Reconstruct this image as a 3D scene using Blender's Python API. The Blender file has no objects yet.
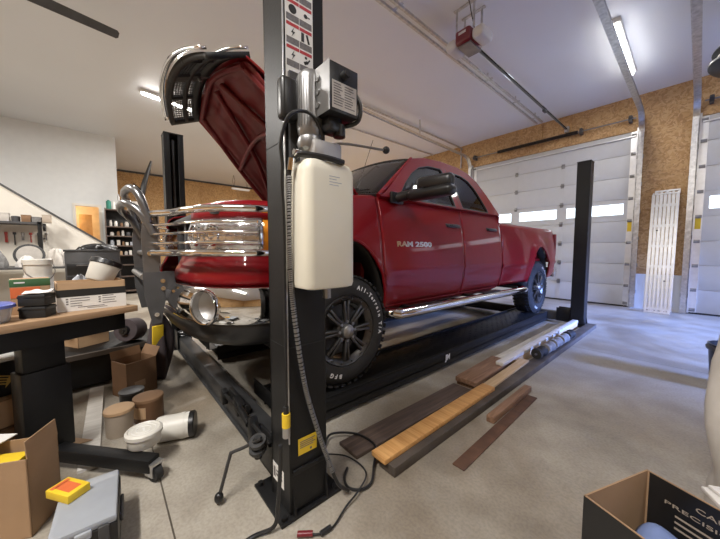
import bpy, bmesh, math, random
from mathutils import Vector as V, Matrix, Euler, geometry
random.seed(7)
PI = math.pi
C = bpy.context.scene.collection
S = bpy.context.scene
def R(d): return math.radians(d)

# ---------------------------------------------------------------- materials
def pm(name, col, rough=.5, metal=0., var=0., scale=8., bump=0., bscale=None, coat=0., spec=.5, alpha=1., emis=None, es=0., stretch=None, col2=None, trans=0.):
    m = bpy.data.materials.new(name); m.use_nodes = True
    nt = m.node_tree; N = nt.nodes; L = nt.links
    b = N['Principled BSDF']
    c = (*col, 1)
    b.inputs['Base Color'].default_value = c
    b.inputs['Roughness'].default_value = rough
    b.inputs['Metallic'].default_value = metal
    b.inputs['Coat Weight'].default_value = coat
    b.inputs['Coat Roughness'].default_value = .06
    b.inputs['Specular IOR Level'].default_value = spec
    b.inputs['Alpha'].default_value = alpha
    b.inputs['Transmission Weight'].default_value = trans
    if emis:
        b.inputs['Emission Color'].default_value = (*emis, 1); b.inputs['Emission Strength'].default_value = es
    tc = N.new('ShaderNodeTexCoord'); mp = N.new('ShaderNodeMapping')
    L.new(tc.outputs['Object'], mp.inputs['Vector'])
    if stretch: mp.inputs['Scale'].default_value = stretch
    nz = N.new('ShaderNodeTexNoise'); nz.inputs['Scale'].default_value = scale; nz.inputs['Detail'].default_value = 5
    L.new(mp.outputs['Vector'], nz.inputs['Vector'])
    rp = N.new('ShaderNodeValToRGB')
    lo = tuple(max(0, x*(1-var)) for x in col); hi = tuple(min(1, x*(1+var)) for x in col)
    if col2: lo, hi = col, col2
    rp.color_ramp.elements[0].position = .3; rp.color_ramp.elements[1].position = .7
    rp.color_ramp.elements[0].color = (*lo, 1); rp.color_ramp.elements[1].color = (*hi, 1)
    L.new(nz.outputs['Fac'], rp.inputs['Fac']); L.new(rp.outputs['Color'], b.inputs['Base Color'])
    if bump:
        n2 = N.new('ShaderNodeTexNoise'); n2.inputs['Scale'].default_value = bscale or scale*6; n2.inputs['Detail'].default_value = 4
        L.new(mp.outputs['Vector'], n2.inputs['Vector'])
        bp = N.new('ShaderNodeBump'); bp.inputs['Strength'].default_value = bump; bp.inputs['Distance'].default_value = .01
        L.new(n2.outputs['Fac'], bp.inputs['Height']); L.new(bp.outputs['Normal'], b.inputs['Normal'])
    return m

def osb():
    m = bpy.data.materials.new('oriented_strand_board'); m.use_nodes = True
    nt = m.node_tree; N = nt.nodes; L = nt.links; b = N['Principled BSDF']
    tc = N.new('ShaderNodeTexCoord'); mp = N.new('ShaderNodeMapping'); L.new(tc.outputs['Object'], mp.inputs['Vector'])
    nz = N.new('ShaderNodeTexNoise'); nz.inputs['Scale'].default_value = 6; L.new(mp.outputs['Vector'], nz.inputs['Vector'])
    mx = N.new('ShaderNodeVectorMath'); mx.operation = 'MULTIPLY_ADD'; mx.inputs[1].default_value = (.25, .25, .25)
    L.new(nz.outputs['Color'], mx.inputs[0]); L.new(mp.outputs['Vector'], mx.inputs[2])
    vo = N.new('ShaderNodeTexVoronoi'); vo.inputs['Scale'].default_value = 30; L.new(mx.outputs[0], vo.inputs['Vector'])
    r = N.new('ShaderNodeValToRGB'); e = r.color_ramp.elements
    e[0].position = .0; e[0].color = (.50, .30, .13, 1); e[1].position = 1; e[1].color = (.70, .47, .24, 1)
    k = e.new(.45); k.color = (.60, .365, .15, 1)
    k = e.new(.12); k.color = (.46, .265, .11, 1)
    sp = N.new('ShaderNodeSeparateColor'); L.new(vo.outputs['Color'], sp.inputs[0]); L.new(sp.outputs[0], r.inputs['Fac'])
    n2 = N.new('ShaderNodeTexNoise'); n2.inputs['Scale'].default_value = 1.1; n2.inputs['Detail'].default_value = 6; L.new(mp.outputs['Vector'], n2.inputs['Vector'])
    mm = N.new('ShaderNodeMix'); mm.data_type = 'RGBA'; mm.blend_type = 'MULTIPLY'; mm.inputs[0].default_value = .5
    r2 = N.new('ShaderNodeValToRGB'); r2.color_ramp.elements[0].position = .35; r2.color_ramp.elements[0].color = (.62, .55, .5, 1); r2.color_ramp.elements[1].position = .62
    L.new(n2.outputs['Fac'], r2.inputs['Fac']); L.new(r.outputs['Color'], mm.inputs[6]); L.new(r2.outputs['Color'], mm.inputs[7])
    L.new(mm.outputs[2], b.inputs['Base Color']); b.inputs['Roughness'].default_value = .7
    return m

def concrete():
    m = bpy.data.materials.new('stained_concrete'); m.use_nodes = True
    nt = m.node_tree; N = nt.nodes; L = nt.links; b = N['Principled BSDF']
    tc = N.new('ShaderNodeTexCoord'); P = tc.outputs['Object']
    def noise(s, d=6, dist=0.):
        n = N.new('ShaderNodeTexNoise'); n.inputs['Scale'].default_value = s; n.inputs['Detail'].default_value = d; n.inputs['Distortion'].default_value = dist
        L.new(P, n.inputs['Vector']); return n.outputs['Fac']
    def ramp(f, a, ca, z, cz):
        r = N.new('ShaderNodeValToRGB'); r.color_ramp.elements[0].position = a; r.color_ramp.elements[0].color = (*ca, 1)
        r.color_ramp.elements[1].position = z; r.color_ramp.elements[1].color = (*cz, 1); L.new(f, r.inputs['Fac']); return r.outputs['Color']
    def mul(a, c, f):
        x = N.new('ShaderNodeMix'); x.data_type = 'RGBA'; x.blend_type = 'MULTIPLY'; x.inputs[0].default_value = f
        L.new(a, x.inputs[6]); L.new(c, x.inputs[7]); return x.outputs[2]
    base = ramp(noise(1.3, 8, .4), .3, (.315, .282, .232), .7, (.45, .41, .345))
    base = mul(base, ramp(noise(6, 8), .3, (.72, .7, .68), .62, (1, 1, 1)), .7)
    base = mul(base, ramp(noise(70, 4), .35, (.72, .72, .72), .6, (1, 1, 1)), .6)
    base = mul(base, ramp(noise(.55, 4, 1.2), .38, (.62, .55, .47), .54, (1, 1, 1)), .85)
    # saw-cut control joints
    sx = N.new('ShaderNodeSeparateXYZ'); L.new(P, sx.inputs[0])
    def joint(out, v):
        s = N.new('ShaderNodeMath'); s.operation = 'SUBTRACT'; L.new(out, s.inputs[0]); s.inputs[1].default_value = v
        a = N.new('ShaderNodeMath'); a.operation = 'ABSOLUTE'; L.new(s.outputs[0], a.inputs[0])
        g = N.new('ShaderNodeMath'); g.operation = 'GREATER_THAN'; L.new(a.outputs[0], g.inputs[0]); g.inputs[1].default_value = .0035
        return g.outputs[0]
    for o, v in ((sx.outputs[1], .176), (sx.outputs[1], 4.4), (sx.outputs[0], -5.2)):
        base = mul(base, ramp(joint(o, v), 0, (.22, .2, .18), 1, (1, 1, 1)), 1)
    L.new(base, b.inputs['Base Color'])
    rr = N.new('ShaderNodeMapRange'); L.new(noise(3, 5), rr.inputs[0]); rr.inputs[1].default_value = .3; rr.inputs[2].default_value = .7; rr.inputs[3].default_value = .32; rr.inputs[4].default_value = .58
    L.new(rr.outputs[0], b.inputs['Roughness'])
    bp = N.new('ShaderNodeBump'); bp.inputs['Strength'].default_value = .12; bp.inputs['Distance'].default_value = .01; L.new(noise(40), bp.inputs['Height']); L.new(bp.outputs['Normal'], b.inputs['Normal'])
    return m

def wood(name, a, z, along='Y', rough=.65):
    m = bpy.data.materials.new(name); m.use_nodes = True
    nt = m.node_tree; N = nt.nodes; L = nt.links; b = N['Principled BSDF']
    tc = N.new('ShaderNodeTexCoord'); mp = N.new('ShaderNodeMapping'); L.new(tc.outputs['Object'], mp.inputs['Vector'])
    mp.inputs['Scale'].default_value = {'X': (1, 14, 14), 'Y': (14, 1, 14), 'Z': (14, 14, 1)}[along]
    nz = N.new('ShaderNodeTexNoise'); nz.inputs['Scale'].default_value = 3; nz.inputs['Detail'].default_value = 7; nz.inputs['Distortion'].default_value = .8; L.new(mp.outputs['Vector'], nz.inputs['Vector'])
    r = N.new('ShaderNodeValToRGB'); r.color_ramp.elements[0].position = .32; r.color_ramp.elements[0].color = (*a, 1); r.color_ramp.elements[1].position = .68; r.color_ramp.elements[1].color = (*z, 1)
    L.new(nz.outputs['Fac'], r.inputs['Fac']); L.new(r.outputs['Color'], b.inputs['Base Color']); b.inputs['Roughness'].default_value = rough
    bp = N.new('ShaderNodeBump'); bp.inputs['Strength'].default_value = .25; bp.inputs['Distance'].default_value = .005; L.new(nz.outputs['Fac'], bp.inputs['Height']); L.new(bp.outputs['Normal'], b.inputs['Normal'])
    return m

def glass(name, tint, gloss=.25, rough=.02):
    m = bpy.data.materials.new(name); m.use_nodes = True
    nt = m.node_tree; N = nt.nodes; L = nt.links
    for n in list(N): N.remove(n)
    o = N.new('ShaderNodeOutputMaterial'); t = N.new('ShaderNodeBsdfTransparent'); g = N.new('ShaderNodeBsdfGlossy'); mx = N.new('ShaderNodeMixShader'); fr = N.new('ShaderNodeFresnel')
    t.inputs[0].default_value = (*tint, 1); g.inputs['Roughness'].default_value = rough; fr.inputs[0].default_value = 1.45
    a = N.new('ShaderNodeMath'); a.operation = 'MULTIPLY_ADD'; a.inputs[1].default_value = 1.0; a.inputs[2].default_value = gloss*.2
    L.new(fr.outputs[0], a.inputs[0]); L.new(a.outputs[0], mx.inputs[0]); L.new(t.outputs[0], mx.inputs[1]); L.new(g.outputs[0], mx.inputs[2]); L.new(mx.outputs[0], o.inputs[0])
    return m

M = dict(
    concrete=concrete(), osb=osb(),
    white=pm('painted_drywall', (.74, .75, .74), .75, var=.02, bump=.05, bscale=60),
    warmwhite=pm('cream_drywall', (.76, .72, .64), .75, var=.02),
    ceil=pm('ceiling_panel_paint', (.78, .81, .85), .45, var=.02, scale=.6),
    door=pm('white_steel_door', (.58, .585, .585), .5, var=.02, bump=.12, bscale=120),
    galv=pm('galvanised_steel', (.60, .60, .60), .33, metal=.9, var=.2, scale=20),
    alu=pm('aluminium', (.80, .80, .79), .36, metal=.75, var=.06, scale=10),
    chrome=pm('chrome', (.82, .82, .82), .07, metal=1., var=.02),
    steel=pm('grey_steel', (.30, .30, .30), .35, metal=.8, var=.15),
    castgrey=pm('cast_aluminium', (.42, .41, .40), .45, metal=.7, var=.1, bump=.15),
    lift=pm('black_powder_coat', (.011, .011, .0115), .42, var=.15, scale=5, bump=.05, bscale=80, spec=.3),
    liftgrey=pm('worn_black_steel', (.04, .04, .041), .42, metal=.2, var=.35, scale=6),
    rubber=pm('black_rubber', (.018, .018, .018), .68, var=.2, bump=.1),
    tire=pm('tyre_rubber', (.020, .019, .018), .75, var=.25, scale=14, bump=.12),
    black=pm('black_plastic', (.014, .014, .015), .33, var=.2),
    matblack=pm('matt_black', (.012, .012, .012), .6, var=.2),
    dgrey=pm('dark_grey_plastic', (.06, .06, .063), .45, var=.2),
    guard=pm('brushed_grey_guard', (.20, .20, .205), .3, metal=.75, var=.12),
    paint=pm('red_car_paint', (.205, .005, .009), .5, var=.04, coat=.55, spec=.1),
    paintin=pm('red_primer_paint', (.17, .010, .013), .5, var=.12, scale=6, coat=.15),
    gunmetal=pm('gunmetal_wheel', (.10, .097, .093), .35, metal=.85, var=.15),
    natural=pm('milky_plastic', (.72, .69, .58), .42, var=.05, scale=3, spec=.4),
    paper=pm('white_paper', (.74, .72, .69), .7, var=.03),
    labelw=pm('white_label', (.78, .77, .74), .5, var=.02),
    ink=pm('black_ink', (.02, .02, .02), .6, var=.1),
    inkgrey=pm('grey_ink', (.16, .15, .15), .6, var=.25, scale=150),
    redink=pm('red_ink', (.45, .04, .05), .5, var=.05),
    blueink=pm('blue_ink', (.02, .035, .13), .5, var=.05),
    yellowl=pm('yellow_label', (.80, .55, .03), .5, var=.03),
    yellow=pm('yellow_carton', (.80, .56, .03), .5, var=.05),
    orange=pm('orange_red_card', (.70, .16, .05), .5, var=.05),
    green=pm('dark_green_card', (.05, .13, .05), .5, var=.1),
    card=pm('corrugated_cardboard', (.40, .255, .145), .8, var=.1, scale=4, bump=.06),
    carddk=pm('dark_cardboard', (.22, .125, .065), .8, var=.12, scale=4),
    tan=pm('tan_card', (.50, .33, .19), .75, var=.06),
    pine=wood('pine_board', (.46, .31, .17), (.60, .44, .27)),
    benchwood=wood('bench_plywood', (.36, .225, .125), (.50, .33, .195), 'X', .5),
    orangewood=wood('orange_cedar', (.50, .24, .07), (.68, .38, .14), 'X'),
    greywood=wood('whitewashed_board', (.52, .49, .44), (.66, .63, .58)),
    brownwood=wood('brown_plank', (.17, .09, .05), (.31, .18, .11)),
    darkwood=wood('dark_stained_plank', (.065, .045, .035), (.13, .09, .07)),
    rust=pm('rusted_steel', (.075, .04, .028), .7, metal=.2, scale=9, bump=.2, col2=(.15, .075, .045)),
    darksteel=pm('oily_dark_steel', (.055, .043, .034), .55, metal=.3, scale=5, col2=(.125, .105, .09), bump=.1),
    bucketw=pm('white_bucket_plastic', (.68, .66, .60), .42, var=.06),
    buckett=pm('tan_pail', (.42, .35, .28), .5, var=.08),
    bucketb=pm('brown_pail', (.15, .075, .035), .45, var=.15),
    blue=pm('blue_plastic', (.10, .13, .42), .4, var=.05),
    bluecloth=pm('blue_cloth', (.16, .22, .42), .85, var=.12, bump=.3, bscale=30),
    clearp=glass('clear_plastic', (.72, .74, .76), 1.0, .12),
    haze=pm('frosted_plastic', (.62, .66, .72), .25, var=.06, alpha=.55),
    tint=glass('tinted_window', (.32, .34, .33), .2, .01),
    shield=glass('windshield_glass', (.55, .60, .58), .25, .01),
    pane=glass('door_window_glass', (.93, .95, .97), .1, .01),
    amber=pm('amber_lens', (.72, .25, .02), .15, var=.1, coat=.6),
    lens=pm('headlight_reflector', (.72, .72, .72), .12, metal=.85, var=.12, scale=25, bump=.35, bscale=22, coat=.6),
    bag=pm('grey_white_fabric', (.50, .47, .43), .8, var=.08, scale=10, bump=.25, bscale=14),
    greycl=pm('grey_cloth', (.20, .195, .19), .9, var=.3, scale=14, bump=.5, bscale=20),
    red=pm('red_plastic', (.45, .05, .04), .4, var=.06),
    maroon=pm('maroon_plastic', (.16, .012, .02), .3, var=.06, coat=.4),
    ltgrey=pm('light_grey_plastic', (.62, .61, .59), .4, var=.04),
    led=pm('led_tube', (1, 1, 1), .5, emis=(1., .965, .90), es=12),
    ledb=pm('bright_led_tube', (1, 1, 1), .5, emis=(1., .97, .92), es=34),
    closetdoor=pm('orange_plywood_leaf', (.60, .33, .12), .6, var=.1),
    gold=pm('gold_print', (.62, .42, .10), .4, var=.15),
    teal=pm('teal_plastic', (.03, .22, .16), .45, var=.1),
    seat=pm('grey_seat_fabric', (.10, .095, .09), .85, var=.1),
    spring=pm('oiled_spring', (.03, .022, .016), .45, metal=.5, var=.3),
    olive=pm('camouflage_print', (.05, .05, .035), .6, scale=20, col2=(.12, .1, .06)),
    tanroom=pm('warm_plywood_room', (.74, .60, .42), .6, var=.08),
    purple=pm('grey_purple_felt', (.07, .055, .06), .9, var=.15),
)

# ---------------------------------------------------------------- mesh builder
def cat(pts, n=6, closed=False):
    P = [V(p) for p in pts]; out = []
    k = len(P)
    if k < 3: return P
    for i in range(k if closed else k-1):
        if closed: a, b, c, d = P[(i-1) % k], P[i], P[(i+1) % k], P[(i+2) % k]
        else: a, b, c, d = P[max(0, i-1)], P[i], P[i+1], P[min(k-1, i+2)]
        for j in range(n):
            t = j/n
            out.append(.5*((2*b)+(c-a)*t+(2*a-5*b+4*c-d)*t*t+(3*b-a-3*c+d)*t**3))
    if not closed: out.append(P[-1])
    return out

class B:
    def __init__(s, off=(0, 0, 0)):
        s.bm = bmesh.new(); s.off = V(off)
    def _add(s, b2):
        me = bpy.data.meshes.new('t'); b2.to_mesh(me); b2.free(); s.bm.from_mesh(me); bpy.data.meshes.remove(me); return s
    def box(s, c, d, rot=None, bev=0, seg=2):
        b = bmesh.new(); bmesh.ops.create_cube(b, size=1)
        for v in b.verts: v.co = V((v.co.x*d[0], v.co.y*d[1], v.co.z*d[2]))
        if bev: bmesh.ops.bevel(b, geom=b.edges[:], offset=min(bev, min(d)*.49), segments=seg, affect='EDGES', profile=.5)
        m = Matrix.Translation(V(c))
        if rot is not None: m = m @ (rot.to_4x4() if isinstance(rot, Matrix) else Euler(rot).to_matrix().to_4x4())
        b.transform(m); return s._add(b)
    def bb(s, lo, hi, bev=0):
        return s.box([(a+b)/2 for a, b in zip(lo, hi)], [abs(b-a) for a, b in zip(lo, hi)], None, bev)
    def cyl(s, p0, p1, r, r2=None, n=20, cap=True):
        p0, p1 = V(p0), V(p1); d = p1-p0
        q = V((0, 0, 1)).rotation_difference(d).to_matrix().to_4x4()
        b = bmesh.new(); bmesh.ops.create_cone(b, cap_ends=cap, segments=n, radius1=r, radius2=r if r2 is None else r2, depth=d.length)
        b.transform(Matrix.Translation((p0+p1)/2) @ q); return s._add(b)
    def sph(s, c, r, sc=(1, 1, 1), n=16):
        b = bmesh.new(); bmesh.ops.create_uvsphere(b, u_segments=n, v_segments=max(6, n//2), radius=r)
        b.transform(Matrix.Translation(V(c)) @ Matrix.Diagonal((*sc, 1))); return s._add(b)
    def tube(s, pts, r, n=8, k=6, closed=False, flat=None):
        P = cat(pts, k, closed) if k else [V(p) for p in pts]
        b = s.bm; rings = []; up = None; m = len(P)
        for i, p in enumerate(P):
            if closed: t = P[(i+1) % m]-P[i-1]
            else: t = P[min(m-1, i+1)]-P[max(0, i-1)]
            if t.length < 1e-9: t = V((0, 0, 1))
            t.normalize()
            if up is None:
                up = t.orthogonal().normalized()
            up = (up-t*up.dot(t))
            if up.length < 1e-6: up = t.orthogonal()
            up.normalize(); sd = t.cross(up)
            rr = r(i/(m-1)) if callable(r) else r
            rings.append([b.verts.new(p+(up*math.cos(2*PI*j/n)+sd*math.sin(2*PI*j/n))*rr) for j in range(n)])
        for i in range(m if closed else m-1):
            a, c = rings[i], rings[(i+1) % m]
            for j in range(n): b.faces.new((a[j], a[(j+1) % n], c[(j+1) % n], c[j]))
        if not closed:
            b.faces.new(rings[0][::-1]); b.faces.new(rings[-1])
        return s
    def lathe(s, prof, o=(0, 0, 0), ax=(0, 0, 1), n=28, sc=(1, 1)):
        q = V((0, 0, 1)).rotation_difference(V(ax)).to_matrix().to_4x4(); mt = Matrix.Translation(V(o)) @ q
        b = s.bm; rings = []
        for r, h in prof:
            if r < 1e-6: rings.append([b.verts.new(mt @ V((0, 0, h)))])
            else: rings.append([b.verts.new(mt @ V((r*math.cos(2*PI*j/n)*sc[0], r*math.sin(2*PI*j/n)*sc[1], h))) for j in range(n)])
        for a, c in zip(rings, rings[1:]):
            for j in range(n):
                k = (j+1) % n
                if len(a) == 1 and len(c) == 1: continue
                if len(a) == 1: b.faces.new((a[0], c[k], c[j]))
                elif len(c) == 1: b.faces.new((a[j], a[k], c[0]))
                else: b.faces.new((a[j], a[k], c[k], c[j]))
        return s
    def prism(s, poly, vec):
        P = [V(p) for p in poly]; vec = V(vec); b = s.bm
        a = [b.verts.new(p) for p in P]; c = [b.verts.new(p+vec) for p in P]; n = len(P)
        b.faces.new(a[::-1]); b.faces.new(c)
        for i in range(n): b.faces.new((a[i], a[(i+1) % n], c[(i+1) % n], c[i]))
        return s
    def holed(s, outer, holes, vec):
        """flat polygon with holes (3-D points), extruded by vec"""
        loops = [[V(p) for p in outer]]+[[V(p) for p in h] for h in holes]
        flat = [p for l in loops for p in l]; vec = V(vec); b = s.bm
        a = [b.verts.new(p) for p in flat]; c = [b.verts.new(p+vec) for p in flat]
        for t in geometry.tessellate_polygon(loops):
            try:
                b.faces.new([a[i] for i in t]); b.faces.new([c[i] for i in reversed(t)])
            except ValueError: pass
        k = 0
        for l in loops:
            n = len(l)
            for i in range(n):
                i0, i1 = k+i, k+(i+1) % n
                b.faces.new((a[i0], a[i1], c[i1], c[i0]))
            k += n
        return s
    def grid(s, nu, nv, f, skip=None):
        b = s.bm; g = [[b.verts.new(V(f(i/nu, j/nv))) for j in range(nv+1)] for i in range(nu+1)]
        for i in range(nu):
            for j in range(nv):
                if skip and skip((i+.5)/nu, (j+.5)/nv): continue
                b.faces.new((g[i][j], g[i+1][j], g[i+1][j+1], g[i][j+1]))
        return s
    def build(s, name, mat, parent=None, loc=None, rz=0, rot=None, smooth=38, solid=0, soff=-1, wire=0, bev=0, sub=0):
        bmesh.ops.remove_doubles(s.bm, verts=s.bm.verts[:], dist=1e-5)
        loose = [v for v in s.bm.verts if not v.link_faces]
        if loose: bmesh.ops.delete(s.bm, geom=loose, context='VERTS')
        bmesh.ops.recalc_face_normals(s.bm, faces=s.bm.faces[:])
        me = bpy.data.meshes.new(name); s.bm.to_mesh(me); s.bm.free()
        me.transform(Matrix.Translation(s.off))
        if parent is None and loc is None:
            xs = [v.co for v in me.vertices]
            lo = V([min(c[i] for c in xs) for i in range(3)]); hi = V([max(c[i] for c in xs) for i in range(3)])
            loc = V(((lo.x+hi.x)/2, (lo.y+hi.y)/2, lo.z)); me.transform(Matrix.Translation(-loc))
        me.materials.append(M[mat] if isinstance(mat, str) else mat)
        if smooth:
            me.polygons.foreach_set('use_smooth', [True]*len(me.polygons)); me.set_sharp_from_angle(angle=R(smooth))
        o = bpy.data.objects.new(name, me); C.objects.link(o)
        if parent: o.parent = parent
        if loc is not None: o.location = loc
        if rot is not None: o.rotation_euler = rot
        elif rz: o.rotation_euler = (0, 0, rz)
        if sub:
            d = o.modifiers.new('smooth', 'SUBSURF'); d.levels = sub; d.render_levels = sub
        if solid:
            d = o.modifiers.new('thickness', 'SOLIDIFY'); d.thickness = solid; d.offset = soff
        if wire:
            d = o.modifiers.new('lattice', 'WIREFRAME'); d.thickness = wire
        if bev:
            d = o.modifiers.new('edges', 'BEVEL'); d.width = bev; d.segments = 2; d.limit_method = 'ANGLE'
        return o

def tag(o, label, cat_, group=None, kind=None):
    o['label'] = label; o['category'] = cat_
    if group: o['group'] = group
    if kind: o['kind'] = kind
    return o
def struct(o):
    o['kind'] = 'structure'; return o
def thing(name, label, cat_, loc=(0, 0, 0), rz=0, group=None):
    o = bpy.data.objects.new(name, None); C.objects.link(o); o.location = loc; o.rotation_euler = (0, 0, rz); o.empty_display_size = .1
    return tag(o, label, cat_, group)
def dup(root, loc, rz=None, label=None):
    r = root.copy(); C.objects.link(r); r.location = loc
    if rz is not None: r.rotation_euler = (0, 0, rz)
    if label: r['label'] = label
    for ch in list(root.children):
        c = ch.copy(); C.objects.link(c); c.parent = r
        for g in ch.children:
            d = g.copy(); C.objects.link(d); d.parent = c
    return r
def text_bm(body, size, ext=.001, bold=0.):
    cu = bpy.data.curves.new('lettering', 'FONT'); cu.body = body; cu.size = size; cu.extrude = ext; cu.offset = bold
    cu.resolution_u = 3
    o = bpy.data.objects.new('lettering', cu); C.objects.link(o)
    me = bpy.data.meshes.new_from_object(o.evaluated_get(bpy.context.evaluated_depsgraph_get()))
    bpy.data.objects.remove(o); bpy.data.curves.remove(cu)
    b = bmesh.new(); b.from_mesh(me); bpy.data.meshes.remove(me); return b
def add_text(bd, body, size, mat, fit=None, bold=0., ext=.0008):
    """writing laid in the plane spanned by the first two columns of the 4x4 mat; fit = width it should fill"""
    b = text_bm(body, size, ext, bold)
    if fit and b.verts:
        x0 = min(v.co.x for v in b.verts); x1 = max(v.co.x for v in b.verts)
        for v in b.verts: v.co.x = (v.co.x-x0)*fit/(x1-x0)
    b.transform(mat); bd._add(b)
def frame(o, ex, ey):
    ex, ey = V(ex).normalized(), V(ey).normalized(); ez = ex.cross(ey)
    return Matrix(((ex.x, ey.x, ez.x, o[0]), (ex.y, ey.y, ez.y, o[1]), (ex.z, ey.z, ez.z, o[2]), (0, 0, 0, 1)))
# ================================================================ camera, world, view
F_PX = 295.
cam = bpy.data.cameras.new('camera'); co = bpy.data.objects.new('camera', cam); C.objects.link(co); S.camera = co
cam.sensor_width = 36; cam.lens = 36*F_PX/720; cam.clip_end = 100; cam.clip_start = .02
ALPHA = 48.995; PITCH = 3.685
co.location = (0, 0, 1.2); co.rotation_euler = (R(90-PITCH), 0, R(ALPHA))
S.view_settings.view_transform = 'Standard'; S.view_settings.look = 'None'; S.view_settings.gamma = 1; S.view_settings.exposure = 0.2
S.view_settings.use_curve_mapping = False
W = bpy.data.worlds.new('overcast_sky'); S.world = W; W.use_nodes = True
bg = W.node_tree.nodes['Background']; bg.inputs[0].default_value = (.86, .93, 1, 1); bg.inputs[1].default_value = 3.0

# ================================================================ room
H = 4.35; YB = 8.36; XL = -15.0; XR = 6.5; YF = -7.0
struct(B().bb((XL-.3, YF-.3, -.12), (XR+.3, YB+.35, 0)).build('floor', 'concrete', loc=(0, 0, 0)))
struct(B().bb((XL-.3, YF-.3, H), (XR+.3, YB+.35, H+.15)).build('ceiling', 'ceil', loc=(0, 0, 0)))
D1 = (-4.55, -.92); D2 = (-.13, 3.5); DH = 3.655
# wall with the two garage doors
def rect(x0, x1, z0, z1, y=YB): return [(x0, y, z0), (x1, y, z0), (x1, y, z1), (x0, y, z1)]
out = [(XL, YB, 0), (D1[0], YB, 0), (D1[0], YB, DH), (D1[1], YB, DH), (D1[1], YB, 0), (D2[0], YB, 0), (D2[0], YB, DH), (D2[1], YB, DH), (D2[1], YB, 0), (XR, YB, 0), (XR, YB, H), (XL, YB, H)]
wb = struct(B().holed(out, [], (0, .2, 0)).build('wall_back', 'osb', loc=(0, 0, 0)))
b = B()
for (x0, x1) in ((D1[1]+.0, D2[0]-.0),):
    b.bb((x0+.005, YB-.012, 0), (x1-.005, YB-.001, .72))
struct(b.build('trim_1', 'white', loc=(0, 0, 0)))
# other walls
struct(B().bb((XL-.2, YF, 0), (XL, YB, H)).build('wall_left', 'osb', loc=(0, 0, 0)))
struct(B().bb((XL-.2, YF-.2, 0), (XR+.2, YF, H)).build('wall_front', 'osb', loc=(0, 0, 0)))
wy0, wy1, wz0, wz1 = 3.6, 7.6, 1.5, 3.3
rw = B()
rw.holed([(XR, YF, 0), (XR, YB, 0), (XR, YB, H), (XR, YF, H)], [[(XR, wy0, wz0), (XR, wy1, wz0), (XR, wy1, wz1), (XR, wy0, wz1)]], (.2, 0, 0))
struct(rw.build('wall_right', 'osb', loc=(0, 0, 0)))
wn = struct(B().holed([(XR, wy0, wz0), (XR, wy1, wz0), (XR, wy1, wz1), (XR, wy0, wz1)], [[(XR, wy0+.08, wz0+.08), (XR, wy1-.08, wz0+.08), (XR, wy1-.08, wz1-.08), (XR, wy0+.08, wz1-.08)]], (.06, 0, 0)).build('added_window_1', 'white', loc=(0, 0, 0)))  # unseen window, added and placed to let the blue floor light in
B().bb((XR+.02, wy0+.06, wz0+.06), (XR+.028, wy1-.06, wz1-.06)).build('pane', 'pane', wn)
# white corner partition of the stair enclosure, with its small lit opening
XW = -10.9; YC = .385
op = [(XW, -.508, 1.25), (XW, -.03, 1.25), (XW, -.03, 2.40), (XW, -.508, 2.40)]
struct(B().holed([(XW, YF, 0), (XW, YC, 0), (XW, YC, H), (XW, YF, H)], [op], (-.12, 0, 0)).build('wall_partition', 'white', loc=(0, 0, 0)))
struct(B().bb((XL, YC-.12, 0), (XW-.12, YC, H)).build('wall_partition_side', 'white', loc=(0, 0, 0)))
nk = B().bb((XW-1.3, -1.3, 1.1), (XW-1.2, .2, 2.6)).bb((XW-1.3, -1.4, 1.1), (XW-.13, -1.3, 2.6)).bb((XW-1.3, .2, 1.1), (XW-.13, .262, 2.6)).bb((XW-1.3, -1.4, 2.6), (XW-.13, .262, 2.66)).bb((XW-1.3, -1.4, 1.04), (XW-.13, .262, 1.1))
struct(nk.build('wall_closet', 'tanroom', loc=(0, 0, 0)))
tr = B().holed([(XW+.012, -.56, 1.2), (XW+.012, .02, 1.2), (XW+.012, .02, 2.45), (XW+.012, -.56, 2.45)], [[(XW+.012, -.50, 1.26), (XW+.012, -.04, 1.26), (XW+.012, -.04, 2.39), (XW+.012, -.50, 2.39)]], (-.1, 0, 0))
struct(tr.build('trim_2', 'warmwhite', loc=(0, 0, 0)))
struct(B().bb((XW-.62, -.47, 1.101), (XW-.58, -.20, 2.22), .004).build('door_3', 'closetdoor', loc=(0, 0, 0)))
lg = bpy.data.lights.new('closet_bulb', 'POINT'); lg.energy = 14; lg.color = (1, .78, .5); lg.shadow_soft_size = .08
lo_ = bpy.data.objects.new('closet_bulb', lg); C.objects.link(lo_); lo_.location = (XW-.55, -.75, 2.3)
tag(lo_, 'warm bulb lighting the plywood closet behind the small opening', 'light')
# half wall beside the stair: sloped top with dark cap
XH = -9.5; s0 = (-4.6, 2.543+(-1.54+4.6)*.764); yA, zA, yB_, zB = -5.0, 4.15, .043, 1.333
sl = (2.543-1.333)/(-1.54-.043); zA = 1.333+sl*(yA-.043)
zt = min(zA, H-.02); yt = .043+(zt-1.333)/sl
struct(B().prism([(XH, yt, 0), (XH, .043, 0), (XH, .043, 1.333), (XH, yt, zt)], (-.12, 0, 0)).build('wall_stair', 'warmwhite', loc=(0, 0, 0)))
dv = V((0, .043-yt, 1.333-zt)); 
struct(B().box((XH-.06, (yt+.043)/2, (zt+1.333)/2+.022), (.16, dv.length, .04), (math.atan2(dv.z, dv.y), 0, 0)).build('trim_3', 'dgrey', loc=(0, 0, 0)))
struct(B().bb((XL+.001, -.2, 4.28), (XL+.03, YB, 4.35)).build('trim_4', 'dgrey', loc=(0, 0, 0)))

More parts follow.
